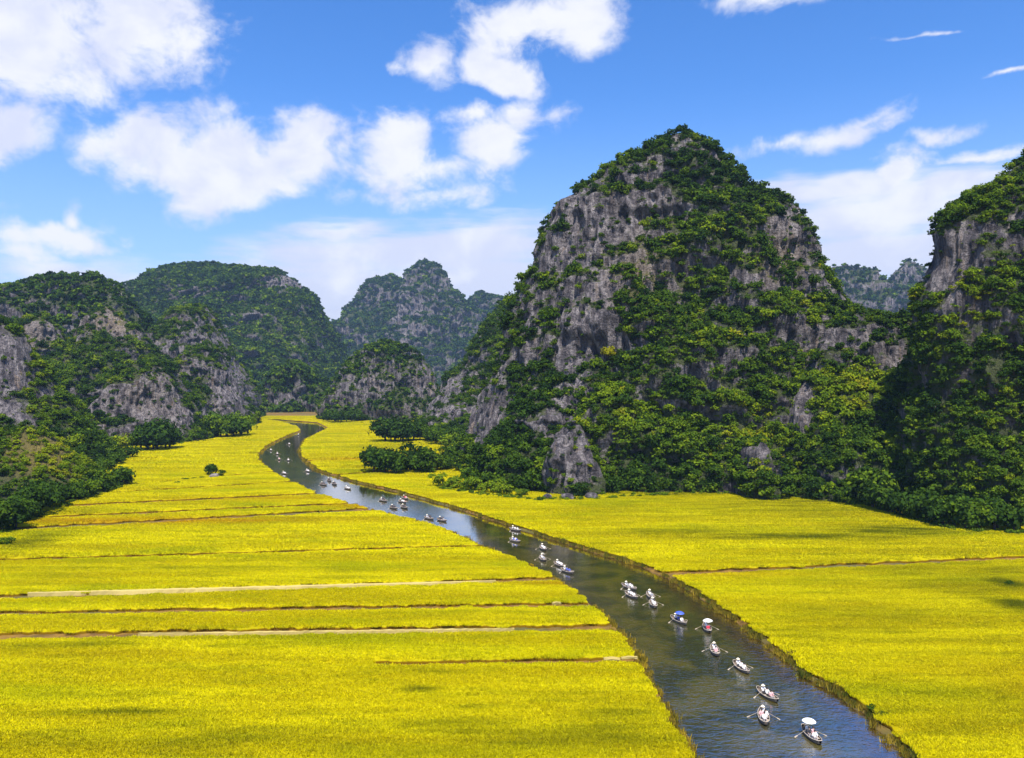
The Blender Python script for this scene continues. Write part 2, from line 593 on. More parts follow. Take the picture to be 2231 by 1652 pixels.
M = dict(
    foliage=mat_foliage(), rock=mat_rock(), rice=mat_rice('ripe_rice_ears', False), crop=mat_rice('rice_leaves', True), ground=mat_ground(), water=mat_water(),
    bark=plain('bark', (0.13, 0.10, 0.075), .9, .5, 3), straw=plain('dry_straw', (0.46, 0.36, 0.11), .9, .3, 2),
    hull=plain('tarred_hull', (0.035, 0.032, 0.030), .5, .4, 3), wood=plain('worn_wood', (0.55, 0.46, 0.36), .7, .4, 5),
    inside=plain('dark_planks', (0.16, 0.12, 0.09), .8, .4, 5),
    oar=plain('oar_wood', (0.46, 0.38, 0.28), .6, .3, 5), hat=plain('palm_leaf_hat', (0.78, 0.70, 0.52), .8, .2, 20),
    hair=plain('hair', (0.012, 0.010, 0.009), .5, .3, 30), skin=plain('skin', (0.52, 0.33, 0.23), .55, .1, 20),
    white=plain('white_cloth', (0.80, 0.79, 0.78), .8, .1, 8), pink=plain('pink_cloth', (0.72, 0.42, 0.42), .8, .1, 8),
    red=plain('red_cloth', (0.62, 0.04, 0.07), .8, .1, 8), blue=plain('blue_cloth', (0.05, 0.10, 0.48), .6, .2, 8),
    dark=plain('dark_cloth', (0.03, 0.03, 0.04), .8, .2, 8), grey=plain('grey_cloth', (0.33, 0.33, 0.36), .8, .2, 8),
    green=plain('green_cloth', (0.10, 0.28, 0.12), .8, .2, 8), metal=plain('umbrella_steel', (0.4, 0.4, 0.42), .35, .1, 8),
    stone=plain('pale_stone', (0.27, 0.235, 0.21), .9, .6, 1.2),
)
CLOTH_WORD = dict(white='white', pink='pink', red='red', blue='blue', dark='dark', grey='grey', green='green')  # dark shirts on the bright water paint in backlit figures


# ------------------------------------------------------------------ scatter through geometry nodes
PROTO = {}


def scatter(name, pts, scales, rots, tints, protos, host=None):
    """one object whose points carry instances of the joined prototype meshes"""
    n = len(pts)
    me = bpy.data.meshes.new(name)
    me.vertices.add(n)
    me.vertices.foreach_set('co', np.asarray(pts, dtype=np.float32).ravel())
    attr(me, 'size', scales)
    attr(me, 'spin', rots)
    attr(me, 'tint', tints)
    o = bpy.data.objects.new(name, me)
    COL.objects.link(o)
    ng = bpy.data.node_groups.new(name + '_scatter', 'GeometryNodeTree')
    ng.interface.new_socket('Geometry', in_out='INPUT', socket_type='NodeSocketGeometry')
    ng.interface.new_socket('Geometry', in_out='OUTPUT', socket_type='NodeSocketGeometry')
    gi, go = ng.nodes.new('NodeGroupInput'), ng.nodes.new('NodeGroupOutput')
    L = ng.links.new
    iop = ng.nodes.new('GeometryNodeInstanceOnPoints')
    iop.inputs['Pick Instance'].default_value = True
    L(gi.outputs[0], iop.inputs['Points'])
    join = ng.nodes.new('GeometryNodeGeometryToInstance')
    for p in protos:
        oi = ng.nodes.new('GeometryNodeObjectInfo')
        oi.inputs['Object'].default_value = p
        oi.inputs['As Instance'].default_value = False
        L(oi.outputs['Geometry'], join.inputs[0])
    L(join.outputs[0], iop.inputs['Instance'])
    rnd = ng.nodes.new('FunctionNodeRandomValue')
    rnd.data_type = 'INT'
    rnd.inputs[4].default_value = 0
    rnd.inputs[5].default_value = len(protos) - 1
    L(rnd.outputs[2], iop.inputs['Instance Index'])

    def named(nm):
        a = ng.nodes.new('GeometryNodeInputNamedAttribute')
        a.data_type = 'FLOAT'
        a.inputs['Name'].default_value = nm
        return a.outputs[0]
    cmb = ng.nodes.new('ShaderNodeCombineXYZ')
    L(named('spin'), cmb.inputs[2])
    e2r = ng.nodes.new('FunctionNodeEulerToRotation')
    L(cmb.outputs[0], e2r.inputs[0])
    L(e2r.outputs[0], iop.inputs['Rotation'])
    L(named('size'), iop.inputs['Scale'])
    L(iop.outputs[0], go.inputs[0])
    md = o.modifiers.new('scatter', 'NODES')
    md.node_group = ng
    return o


def proto(name, me):
    o = bpy.data.objects.new(name, me)   # lives only as data for the scatterers
    PROTO[name] = o
    return o


def leaf_cloud(seed, n, size, lobes, flat=1.0):
    """unit clump: leaf sprays spread through a few overlapping lobes"""
    r = np.random.default_rng(seed)
    V, F, A = [], [], []
    tw = sum(l[3] ** 2 for l in lobes)
    for (lx, ly, lz, lr) in lobes:
        k = int(n * lr ** 2 / tw)
        d = r.normal(size=(k, 3))
        d /= np.linalg.norm(d, axis=1)[:, None]
        d[:, 2] = np.where(d[:, 2] < -.35, -d[:, 2] * .6, d[:, 2])
        rad = lr * (0.62 + 0.42 * r.random(k))
        c = np.array([lx, ly, lz]) + d * rad[:, None] * np.array([1, 1, flat])
        nrm = d + r.normal(size=(k, 3)) * .55 + np.array([0, 0, .35])
        nrm /= np.linalg.norm(nrm, axis=1)[:, None]
        a = np.cross(nrm, r.normal(size=(k, 3)))
        a /= np.linalg.norm(a, axis=1)[:, None]
        b = np.cross(nrm, a)
        s = size * (0.55 + .9 * r.random(k))
        for q in range(k):
            i = len(V)
            p, aa, bb = c[q], a[q] * s[q], b[q] * s[q] * .7
            dn = np.array([0, 0, -.25 * s[q]])
            V += [p - aa, p - bb + dn * .3, p + aa + dn, p + bb + dn * .3]
            F.append((i, i + 1, i + 2, i + 3))
            A.append(r.random())
    me = mesh_np('leaf_cloud', V, [np.array(F)])
    attr(me, 'leaf', A, 'FACE')
    me.materials.append(M['foliage'])
    return me


def lobeset(seed, k, spread=.55, lo=.4, hi=.62):
    r = random.Random(seed)
    out = [(0, 0, .35, .62)]
    for i in range(k):
        a = 2 * math.pi * i / k + r.random()
        out.append((math.cos(a) * spread * r.uniform(.6, 1.1), math.sin(a) * spread * r.uniform(.6, 1.1), r.uniform(.05, .75), r.uniform(lo, hi)))
    return out


BUSH = [proto('bush_proto_%d' % i, leaf_cloud(20 + i, 210, .16, lobeset(20 + i, 4))) for i in range(5)]
CREEP = [proto('creeper_proto_%d' % i, leaf_cloud(50 + i, 200, .13, lobeset(50 + i, 6, .8, .3, .5), .42)) for i in range(2)]
BUSH = BUSH + CREEP
BUSHFAR = [proto('far_bush_proto_%d' % i, leaf_cloud(40 + i, 46, .33, lobeset(40 + i, 3))) for i in range(4)]


def rice_patch(seed, rad, n, w, h):
    r = np.random.default_rng(seed)
    V, F = [], []
    for q in range(n):
        a, d = r.random() * 6.283, rad * math.sqrt(r.random())
        x, y = math.cos(a) * d, math.sin(a) * d
        b = r.random() * 6.283
        ww, hh = w * (.6 + .8 * r.random()), h * (.5 + .9 * r.random())
        lx, ly = r.normal() * h * .5, r.normal() * h * .5
        i = len(V)
        cx, cy = math.cos(b) * ww, math.sin(b) * ww
        V += [(x - cx, y - cy, -.15), (x + cx, y + cy, -.15), (x + cx * .9 + lx, y + cy * .9 + ly, hh), (x - cx * .9 + lx, y - cy * .9 + ly, hh * .95)]
        F.append((i, i + 1, i + 2, i + 3))
    me = mesh_np('rice_patch', V, [np.array(F)])
    me.materials.append(M['rice'])
    return me


RICE_NEAR = [proto('rice_near_%d' % i, rice_patch(60 + i, 1.7, 300, .048, .24)) for i in range(4)]
RICE_FAR = [proto('rice_far_%d' % i, rice_patch(70 + i, 3.6, 340, .10, .30)) for i in range(4)]


def reed_patch(seed):
    r = np.random.default_rng(seed)
    V, F, A = [], [], []
    for q in range(60):
        x, y = r.normal() * .45, r.normal() * .45
        b = r.random() * 6.283
        ww, hh = .05 + .05 * r.random(), .5 + .6 * r.random()
        lx, ly = r.normal() * .25, r.normal() * .25
        i = len(V)
        cx, cy = math.cos(b) * ww, math.sin(b) * ww
        V += [(x - cx, y - cy, -.2), (x + cx, y + cy, -.2), (x + lx + cx * .4, y + ly + cy * .4, hh), (x + lx - cx * .4, y + ly - cy * .4, hh)]
        F.append((i, i + 1, i + 2, i + 3))
        A.append(r.random())
    me = mesh_np('reed_patch', V, [np.array(F)])
    attr(me, 'leaf', A, 'FACE')
    me.materials.append(M['reed'])
    return me


def mat_reed():
    m, t, out = material('bank_reed')
    leaf = t.n('ShaderNodeAttribute', attribute_type='GEOMETRY', attribute_name='leaf').outputs['Fac']
    v = t.m('ADD', t.m('MULTIPLY', t.n('ShaderNodeAttribute', attribute_type='INSTANCER', attribute_name='tint').outputs['Fac'], .7), t.m('MULTIPLY', leaf, .3))
    c = t.mix(t.ss(v, .2, .55), (0.055, 0.070, 0.010), (0.15, 0.115, 0.014))
    c = t.mix(t.ss(v, .55, .9), c, (0.36, 0.25, 0.02))
    d = t.n('ShaderNodeBsdfDiffuse')
    t.nt.links.new(c, d.inputs[0])
    t.nt.links.new(d.outputs[0], out.inputs[0])
    return m


M['reed'] = mat_reed()
REED = [proto('reed_proto_%d' % i, reed_patch(90 + i)) for i in range(3)]

# ------------------------------------------------------------------ the river and its banks
LEFT_PX = [(1600, 1790), (1515, 1652), (1482, 1590), (1430, 1500), (1400, 1440), (1350, 1370), (1290, 1310), (1205, 1250), (1100, 1205), (1055, 1188), (960, 1146), (830, 1112), (700, 1076), (610, 1036), (565, 1003), (562, 990), (580, 970), (620, 950), (655, 937), (650, 929), (612, 918), (560, 912), (500, 909)]
RIGHT_PX = [(2180, 1790), (1990, 1652), (1950, 1605), (1875, 1530), (1800, 1482), (1750, 1456), (1700, 1415), (1600, 1340), (1500, 1272), (1400, 1226), (1250, 1181), (1150, 1151), (1000, 1103), (850, 1062), (760, 1042), (690, 1020), (655, 992), (652, 975), (665, 955), (690, 943), (715, 931), (690, 919), (620, 914), (540, 911), (480, 908)]


def bank_fn(lst):
    w = [gpt(*p, 1.25) for p in lst]      # the outline seen is the top of the standing crop
    w.sort(key=lambda q: q[1])
    ys = np.array([q[1] for q in w])
    xs = np.array([q[0] for q in w])
    # soften the polyline
    yy = np.linspace(ys[0], ys[-1], 900)
    xx = np.interp(yy, ys, xs)
    k = np.array([1, 2, 3, 4, 3, 2, 1.0])
    k /= k.sum()
    for _ in range(2):
        xp = np.pad(xx, 3, mode='edge')
        xs2 = np.convolve(xp, k, 'valid')
        xs2[:4], xs2[-4:] = xx[:4], xx[-4:]
        xx = xs2
    def f(Y):
        Y = np.asarray(Y, dtype=float)
        wob = 0.35 * np.sin(Y * .55 + 1.3 * np.sin(Y * .21)) + .22 * np.sin(Y * 1.7 + 2 * np.sin(Y * .37))
        return np.interp(Y, yy, xx) + wob
    return f


LB, RB = bank_fn(LEFT_PX), bank_fn(RIGHT_PX)


def build_ground():
    Y = np.concatenate([[-4000, -300, 0, 60], np.arange(80, 260, 1.2), np.arange(260, 1000, 3.5), [1003, 1010, 1100, 1400, 2500, 6000, 12000]])
    l, r = LB(Y), RB(Y)
    end = Y > 1002
    cols, zs = [], []
    for d, z in ((-9000, .42), (-2500, .42), (-600, .42), (-150, .42), (-40, .42), (-8, .42), (-1.2, .42), (-.2, .30), (.5, -.35), (2.2, -1.1)):
        cols.append(l + d)
        zs.append(np.full(len(Y), z))
    for d, z in ((-2.2, -1.1), (-.5, -.35), (.2, .30), (1.2, .42), (8, .42), (40, .42), (150, .42), (600, .42), (2500, .42), (9000, .42)):
        cols.append(r + d)
        zs.append(np.full(len(Y), z))
    X = np.stack(cols, 1)
    Z = np.stack(zs, 1)
    Z[end] = .42
    X[:, 9:11] = np.sort(X[:, 9:11], axis=1)
    nr, nc = X.shape
    V = np.stack([X, np.repeat(Y[:, None], nc, 1), Z], 2).reshape(-1, 3)
    i = np.arange((nr - 1) * nc).reshape(nr - 1, nc)[:, :-1].ravel()
    F = np.stack([i, i + 1, i + nc + 1, i + nc], 1)
    o = link('ground', mesh_np('ground', V, [F], True), M['ground'])
    tag(o, kind='structure')
    # water
    Y = np.concatenate([[-300, 0, 60], np.arange(80, 300, 1.5), np.arange(300, 1003, 4)])
    l, r = LB(Y) - 1.0, RB(Y) + 1.0
    u = np.array([0, .03, .07, .12, .18, .26, .36, .5, .62, .72, .8, .86, .91, .95, .98, 1])
    X = l[:, None] + (r - l)[:, None] * u
    nr, nc = X.shape
    V = np.stack([X, np.repeat(Y[:, None], nc, 1), np.zeros_like(X)], 2).reshape(-1, 3)
    dl = X - l[:, None]
    dr = r[:, None] - X
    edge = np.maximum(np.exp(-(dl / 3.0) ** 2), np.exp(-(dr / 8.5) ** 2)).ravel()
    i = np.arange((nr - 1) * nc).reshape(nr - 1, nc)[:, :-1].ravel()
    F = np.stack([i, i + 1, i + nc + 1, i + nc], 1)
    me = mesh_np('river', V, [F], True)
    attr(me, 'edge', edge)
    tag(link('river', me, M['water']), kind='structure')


build_ground()

# ------------------------------------------------------------------ rice paddies
# dike lines: two points of the photograph's valley floor and the dike's width in metres
LEFT_DIKES = [((0, 1860), (1500, 1860), 2.0), ((745, 1459), (1385, 1450), 1.7), ((0, 1397), (1345, 1377), 2.9), ((0, 1347), (1290, 1327), 2.4),
              ((0, 1311), (1215, 1270), 2.9), ((0, 1228), (1070, 1196), 1.5), ((70, 1157), (830, 1114), 3.2), ((100, 1133), (800, 1101), 2.6),
              ((200, 1105), (715, 1080), 3.0), ((260, 1077), (640, 1054), 2.4), ((380, 1052), (600, 1031), 2.8), ((300, 1006), (560, 990), 3.0),
              ((300, 976), (580, 966), 2.6), ((500, 908.5), (560, 908.5), 2.0)]
RIGHT_DIKES = [((1500, 1860), (2230, 1860), 2.0), ((1495, 1257), (2230, 1222), 2.0), ((760, 1037), (880, 1028), 3.4), ((690, 1007), (800, 1001), 3.6),
               ((660, 908.5), (900, 908.5), 2.0)]
ORDER = 'first second third fourth fifth sixth seventh eighth ninth tenth eleventh twelfth thirteenth'.split()


def line_fn(a, b):
    (x0, y0), (x1, y1) = gpt(*a), gpt(*b)
    k = (y1 - y0) / (x1 - x0)
    return lambda X: y0 + (X - x0) * k


def paddy(side, i, near, far, label):
    ln, lf = line_fn(near[0], near[1]), line_fn(far[0], far[1])
    wn, wf = [d[2] * (1.7 if gpt(*d[0])[1] < 200 else 2.5) for d in (near, far)]
    Ymid = (ln(0) + lf(0)) / 2
    nu = 300 if Ymid < 260 else 160
    nv = max(6, min(60, int(abs(lf(0) - ln(0)) / (1.0 if Ymid < 260 else 3.0))))
    u = np.linspace(0, 1, nu) ** (.8 if side < 0 else 1.25)
    v = np.linspace(0, 1, nv)
    U, Vv = np.meshgrid(u, v)
    Y = np.full(U.shape, Ymid)
    X = np.zeros(U.shape)
    for _ in range(8):
        rag = .75 * pn(np.stack([Y.ravel() * .35, np.full(Y.size, 5.0 * side), np.zeros(Y.size)], 1)).reshape(Y.shape)
        edge = (LB(Y) - 1.0 + rag) if side < 0 else (RB(Y) + 1.0 + rag)
        outer = side * (np.maximum(Y, 90) * .68 + 6)
        X = outer + (edge - outer) * U if side < 0 else edge + (outer - edge) * U
        yn, yf = ln(X) + wn / 2, lf(X) - wf / 2
        if i == 1 and side < 0:       # the dike that starts half way across the plot
            yn = ln(X) + wn / 2 * np.clip((X + 26) / 4, .01, 1)
        if i == 0 and side < 0:
            yf = lf(X) - wf / 2 * np.clip((X + 26) / 4, .01, 1)
        zx = np.stack([X.ravel(), np.full(X.size, 3.3 * i), np.zeros(X.size)], 1)
        kk = wn * .30
        yn = yn + kk * (fbm(zx * .16, 3) + .5 * pn(zx * .9)).reshape(X.shape)
        yf = yf + kk * (fbm(zx * .16 + 50, 3) + .5 * pn(zx * .9 + 50)).reshape(X.shape)
        Y = yn + (yf - yn) * Vv
    P = np.stack([X, Y, np.zeros_like(X)], 2).reshape(-1, 3)
    P[:, 2] = 1.12 + .10 * fbm(P * np.array([.25, .25, 0]) + 3.1, 3) + .05 * pn(P * np.array([1.3, 1.3, 0]))
    n0 = nu * nv
    idx = np.arange(n0).reshape(nv, nu)
    F = np.stack([idx[:-1, :-1], idx[:-1, 1:], idx[1:, 1:], idx[1:, :-1]], 2).reshape(-1, 4)
    # the standing edge of the crop
    loop = np.concatenate([idx[0, :], idx[1:, -1], idx[-1, -2::-1], idx[-2:0:-1, 0]])
    low = P[loop].copy()
    low[:, 2] = .38
    V = np.concatenate([P, low])
    k = np.arange(len(loop))
    k2 = (k + 1) % len(loop)
    S = np.stack([loop[k], n0 + k, n0 + k2, loop[k2]], 1)
    me = mesh_np('rice_paddy', V, [F, S])
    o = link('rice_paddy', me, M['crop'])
    tag(o, label, 'rice paddy', 'rice paddies along the river', 'stuff')
    # points for the tufts
    q = P[F].mean(1)
    a = P[F]
    area = np.linalg.norm(np.cross(a[:, 2] - a[:, 0], a[:, 3] - a[:, 1]), axis=1) / 2
    Yc = q[:, 1]
    seen = (np.abs(q[:, 0]) < Yc * .66 + 3) & (Yc > 96)
    dens = np.where(Yc < 215, .80, np.where(Yc < 430, .20, .06)) * seen
    cnt = RNG.poisson(area * dens)
    rep = np.repeat(np.arange(len(F)), cnt)
    s, tt = RNG.random(len(rep)), RNG.random(len(rep))
    A = P[F[rep]]
    pts = (A[:, 0] * ((1 - s) * (1 - tt))[:, None] + A[:, 1] * (s * (1 - tt))[:, None] + A[:, 2] * (s * tt)[:, None] + A[:, 3] * ((1 - s) * tt)[:, None])
    xm = pts[:, 0]
    dist = np.minimum(np.abs(pts[:, 1] - ln(xm) - wn / 2), np.abs(lf(xm) - wf / 2 - pts[:, 1]))
    if side < 0 and i < 2:
        half = np.abs(pts[:, 1] - line_fn(*LEFT_DIKES[1][:2])(xm))
        dist = np.where((xm < -24) & (half < 4), 9, dist)
    edge = np.abs(pts[:, 0] - (LB(pts[:, 1]) if side < 0 else RB(pts[:, 1])))
    rad = np.where(pts[:, 1] < 215, 1.7, np.where(pts[:, 1] < 430, 3.6, 6.5))
    k = np.clip(np.minimum(dist + .35, edge * .8) / rad, .16, 1)
    return np.concatenate([pts, k[:, None]], 1)


def build_paddies():
    near_pts, far_pts = [], []
    for side, dk, word in ((-1, LEFT_DIKES, 'left bank'), (1, RIGHT_DIKES, 'right bank')):
        for i in range(len(dk) - 1):
            lab = 'golden rice paddy on the %s, %s plot up from the foot of the photo' % (word, ORDER[i])
            if side < 0 and i == 6:
                lab = 'narrow ochre brown rice paddy strip on the left bank beside the dark trees'
            p = paddy(side, i, dk[i], dk[i + 1], lab)
            near_pts.append(p[p[:, 1] < 215])
            far_pts.append(p[p[:, 1] >= 215])
    for pts, pr, mat_, nm, lab in ((near_pts, RICE_NEAR, None, 'rice_plants', 'ripe yellow rice ears standing dense over the nearer paddies'),
                              (far_pts, RICE_FAR, None, 'rice_plants', 'ripe yellow rice ears standing dense over the farther paddies')):
        pts = np.concatenate(pts)
        n = len(pts)
        o = scatter(nm, pts[:, :3], (.8 + .4 * RNG.random(n)) * pts[:, 3] * np.where(pts[:, 1] > 430, 1.8, 1), RNG.random(n) * 6.28, np.zeros(n), pr)
        tag(o, lab, 'rice', None, 'stuff')
    # reeds and rank grass along the water
    pts, sz, tn = [], [], []
    for f, s, dens, tint in ((LB, -1, 2.0, .66), (RB, 1, 2.6, .45)):
        Y = np.arange(90, 700, .33)
        clump = pn(np.stack([Y * .11, np.full(len(Y), s * 9.0), np.zeros(len(Y))], 1))
        keep = RNG.random(len(Y)) < dens * np.where(Y < 260, .75, .35) * smooth(-.45, .35, clump)
        Y = Y[keep]
        X = f(Y) + s * RNG.normal(.25, .45, len(Y))
        pts.append(np.stack([X, Y, np.full(len(Y), .3)], 1))
        sz.append(np.clip(RNG.normal(.5, .25, len(Y)) * (1 + .8 * pn(np.stack([Y * .2, np.full(len(Y), s * 4.0), np.zeros(len(Y))], 1))), .15, 1.4))
        tn.append(np.clip(RNG.normal(tint, .18, len(Y)), 0, 1))
    pts = np.concatenate(pts)
    o = scatter('bank_grass', pts, np.concatenate(sz), RNG.random(len(pts)) * 6.28, np.concatenate(tn), REED)
    tag(o, 'rank olive and brown grass fringing both river banks', 'grass', None, 'stuff')


build_paddies()


def ribbon(a, b, w, z, name, off):
    """a thin irregular heap of cut straw lying along a dike"""
    (x0, y0), (x1, y1) = gpt(*a), gpt(*b)
    n = 90
    mb = MB()
    d = Vector((x1 - x0, y1 - y0, 0))
    nrm = Vector((-d.y, d.x, 0)).normalized()
    vs = []
    r = random.Random(int(off * 10))
    for i in range(n):
        p = Vector((x0, y0, 0)) + d * (i / (n - 1))
        ww = w * (.6 + .7 * r.random()) * min(1, 5 * min(i + .2, n - .8 - i) / n + .05) * (.7 + .3 * math.sin(i * .37) * math.sin(i * .11))
        h = z + .12 * r.random()
        for k, (o_, hh) in enumerate(((-1, -.45), (-.6, h * .8), (0, h), (.6, h * .8), (1, -.45))):
            q = p + nrm * (ww * o_ * .5 + .1 * r.random())
            vs.append((q.x, q.y, 1.02 + hh if False else .42 + max(hh, -.1)))
    fs = [(i * 5 + k, (i + 1) * 5 + k, (i + 1) * 5 + k + 1, i * 5 + k + 1) for i in range(n - 1) for k in range(4)]
    mb.add(vs, fs)
    return link(name, mb.mesh(name), M['straw'])


tag(ribbon((60, 1304), (1080, 1277), 2.0, .95, 'straw_heap', 1), 'long pale row of cut straw lying along the dike of the left fields', 'straw', kind='thing')
tag(ribbon((300, 1394), (1120, 1383), .6, .85, 'straw_heap', 2), 'short thin row of pale straw on the dike nearer the camera', 'straw', kind='thing')

# ------------------------------------------------------------------ karst hills
HILL_POINTS = {}


def tower(left, right, Yc, df, db, front=None, nz=120, nt=200, top=3.0):
    """closed rock tower whose left and right outlines are given at depth Yc; df/db = how far its foot reaches to the front and back"""
    L = sorted([at_depth(x, y, Yc)[::-1] for x, y in left])
    Rr = sorted([at_depth(x, y, Yc)[::-1] for x, y in right])
    lz, lx = np.array(L).T
    rz, rx = np.array(Rr).T
    H = (max(lz) + max(rz)) / 2
    z = np.concatenate([[-3.0], np.linspace(0, H, nz)])
    xl, xr = np.interp(z, lz, lx), np.interp(z, rz, rx)
    fz, fv = zip(*(front or [(0, 1), (.1, .88), (.3, .70), (.5, .54), (.7, .39), (.85, .26), (.95, .14), (1, .05)]))
    pr = np.interp(z / H, fz, fv)
    cx, hw = (xl + xr) / 2, np.maximum((xr - xl) / 2, .5)
    nf = int(nt * .68)
    th = np.concatenate([np.linspace(math.pi, 2 * math.pi, nf, endpoint=False), np.linspace(0, math.pi, nt - nf, endpoint=False)])
    c, s = np.cos(th), np.sin(th)
    c = np.sign(c) * np.abs(c) ** .85
    s = np.sign(s) * np.abs(s) ** .85
    dep = np.where(s < 0, df, db)
    X = cx[:, None] + hw[:, None] * c
    Y = Yc + pr[:, None] * dep * s
    Z = np.repeat(z[:, None], nt, 1)
    # rounded top
    rows = [(X, Y, Z)]
    for q, up in ((.6, .5), (.25, .85), (.02, 1.0)):
        rows.append((cx[-1] + hw[-1] * c[None] * q, Yc + pr[-1] * dep[None] * s[None] * q, np.full((1, nt), H + top * up)))
    X, Y, Z = (np.concatenate([r[k] for r in rows]) for k in range(3))
    P = np.stack([X, Y, Z], 2)
    nr = len(P)
    P = P.reshape(-1, 3)
    i = np.arange((nr - 1) * nt).reshape(nr - 1, nt)
    j = np.roll(i, -1, axis=1)
    F = np.stack([i, j, j + nt, i + nt], 2).reshape(-1, 4)
    dirx = np.tile(c, nr)
    diry = np.tile(s, nr)
    D = np.stack([dirx, diry, np.full(len(P), .25)], 1)
    D /= np.linalg.norm(D, axis=1)[:, None]
    return P, F, D, H


def vnormals(V, F):
    a = V[F]
    n = np.cross(a[:, 2] - a[:, 0], a[:, 3] - a[:, 1])
    vn = np.zeros_like(V)
    for k in range(4):
        np.add.at(vn, F[:, k], n)
    ln = np.linalg.norm(vn, axis=1)[:, None]
    return vn / np.maximum(ln, 1e-9), n


def pxpatch(P, lst, w0=0.0):
    x, y = proj(P)
    acc = np.full(len(P), w0)
    for (cx, cy, rx, ry, w) in lst:
        acc = acc + w * np.exp(-(((x - cx) / rx) ** 2 + ((y - cy) / ry) ** 2))
    return acc


def hill(name, label, lobes, amp=1.0, feat=1.0, veg0=.55, vegpatch=(), tintpatch=(), tint0=.36, warmpatch=(), bush=(2.0, 3.6), dens=.055, protos=None,
         bushlabel=None, keep_big=0, steep=.9, cat=None):
    Vs, Fs, off = [], [], 0
    for lb in lobes:
        P, F, D, H = tower(**lb)
        f = feat
        q = P / f
        d = 7.5 * fbm(q / 46 + 5.1, 2) + 4.2 * fbm(q / 19 + 1.7, 2)
        rid = 1 - 2 * np.abs(pn(q * np.array([1 / 11, 1 / 11, 1 / 42]) + 9.2))
        d += 3.0 * rid + 2.2 * (1 - 2 * np.abs(pn(q * np.array([1 / 5, 1 / 5, 1 / 30]) + 2.2)))
        d += 1.5 * pn(q / 5.5 + 7.7) + .8 * pn(q / 2.6 + 3.3)
        d *= amp * f * smooth(-6, 14, P[:, 2])
        d -= amp * f * 2.0
        # shelves: step the outline so that faces alternate between wall and ledge
        ledge = pn(q * np.array([1 / 60, 1 / 60, 1 / 14.0]) + 4.4)
        d += amp * f * 2.6 * smooth(-.15, .15, ledge)
        d -= d[P[:, 2] > 5].mean()
        dx = np.abs(D[:, 0])
        d = d * (1 - .48 * smooth(.55, .97, dx)) * (1 - .45 * smooth(.86, 1.0, P[:, 2] / H)) - 1.3 * amp * f
        V = P + D * d[:, None]
        Vs.append(V)
        Fs.append(F + off)
        off += len(V)
    V, F = np.concatenate(Vs), np.concatenate(Fs)
    vn, fn = vnormals(V, F)
    veg = veg0 + .06 + .36 * fbm(V / (26 * feat) + 2.9, 3) + .34 * pn(V / (7 * feat) + 6.1) + steep * (vn[:, 2] - .42) + pxpatch(V, vegpatch)
    veg = veg + .25 * smooth(18, 2, V[:, 2])
    warm = np.clip(pxpatch(V, warmpatch), 0, 1)
    me = mesh_np(name, V, [F], True)
    attr(me, 'veg', np.clip(veg, 0, 1))
    attr(me, 'warm', warm)
    o = link(name, me, M['rock'])
    tag(o, label, cat or 'hill', None, 'structure')
    # bushes
    ctr = V[F].mean(1)
    area = np.linalg.norm(fn, axis=1) / 2
    nf = fn / np.maximum(np.linalg.norm(fn, axis=1)[:, None], 1e-9)
    toc = np.array([0, 0, CAM_H]) - ctr
    toc /= np.linalg.norm(toc, axis=1)[:, None]
    face = (nf * toc).sum(1)
    vf = veg[F].mean(1)
    d = 1.25 * dens * smooth(.36, .60, vf) * (face > -.35) * (ctr[:, 2] > .8) + dens * .20 * (face > -.1) * (ctr[:, 2] > 2)
    cnt = RNG.poisson(area * d)
    rep = np.repeat(np.arange(len(F)), cnt)
    w = RNG.random((len(rep), 4))
    w /= w.sum(1)[:, None]
    pts = (V[F[rep]] * w[:, :, None]).sum(1)
    n = len(pts)
    sz = bush[0] * .75 + (bush[1] * 1.15 - bush[0] * .75) * RNG.random(n) ** 2.4
    sz *= .62 + .5 * smooth(.4, .85, vf[rep])
    pts = pts + nf[rep] * (sz * .18)[:, None]
    tint = tint0 + .26 * fbm(pts / 34 + 8.8, 2) + RNG.normal(.02, .14, n) + pxpatch(pts, tintpatch)
    tint = np.clip(tint - .03, .03, .86)
    big = None
    if keep_big:
        key = sz / pts[:, 1] * ((np.abs(pts[:, 0]) < pts[:, 1] * .635) & (face[rep] > .05))
        o_ = np.argsort(-key)
        big = o_[:keep_big]
        rest = o_[keep_big:]
        HILL_POINTS[name + str(len(HILL_POINTS))] = (pts[big], sz[big], tint[big])
        pts, sz, tint = pts[rest], sz[rest], tint[rest]
    s = scatter('hillside_bushes', pts, sz, RNG.random(len(pts)) * 6.28, tint, protos or BUSH)
    tag(s, bushlabel, 'bushes', None, 'stuff')
    return o


FRONT_STEEP = [(0, 1), (.05, .92), (.3, .80), (.6, .64), (.8, .48), (.93, .28), (1, .06)]
FRONT_SOFT = [(0, 1), (.08, .88), (.25, .68), (.5, .46), (.75, .28), (.92, .13), (1, .04)]

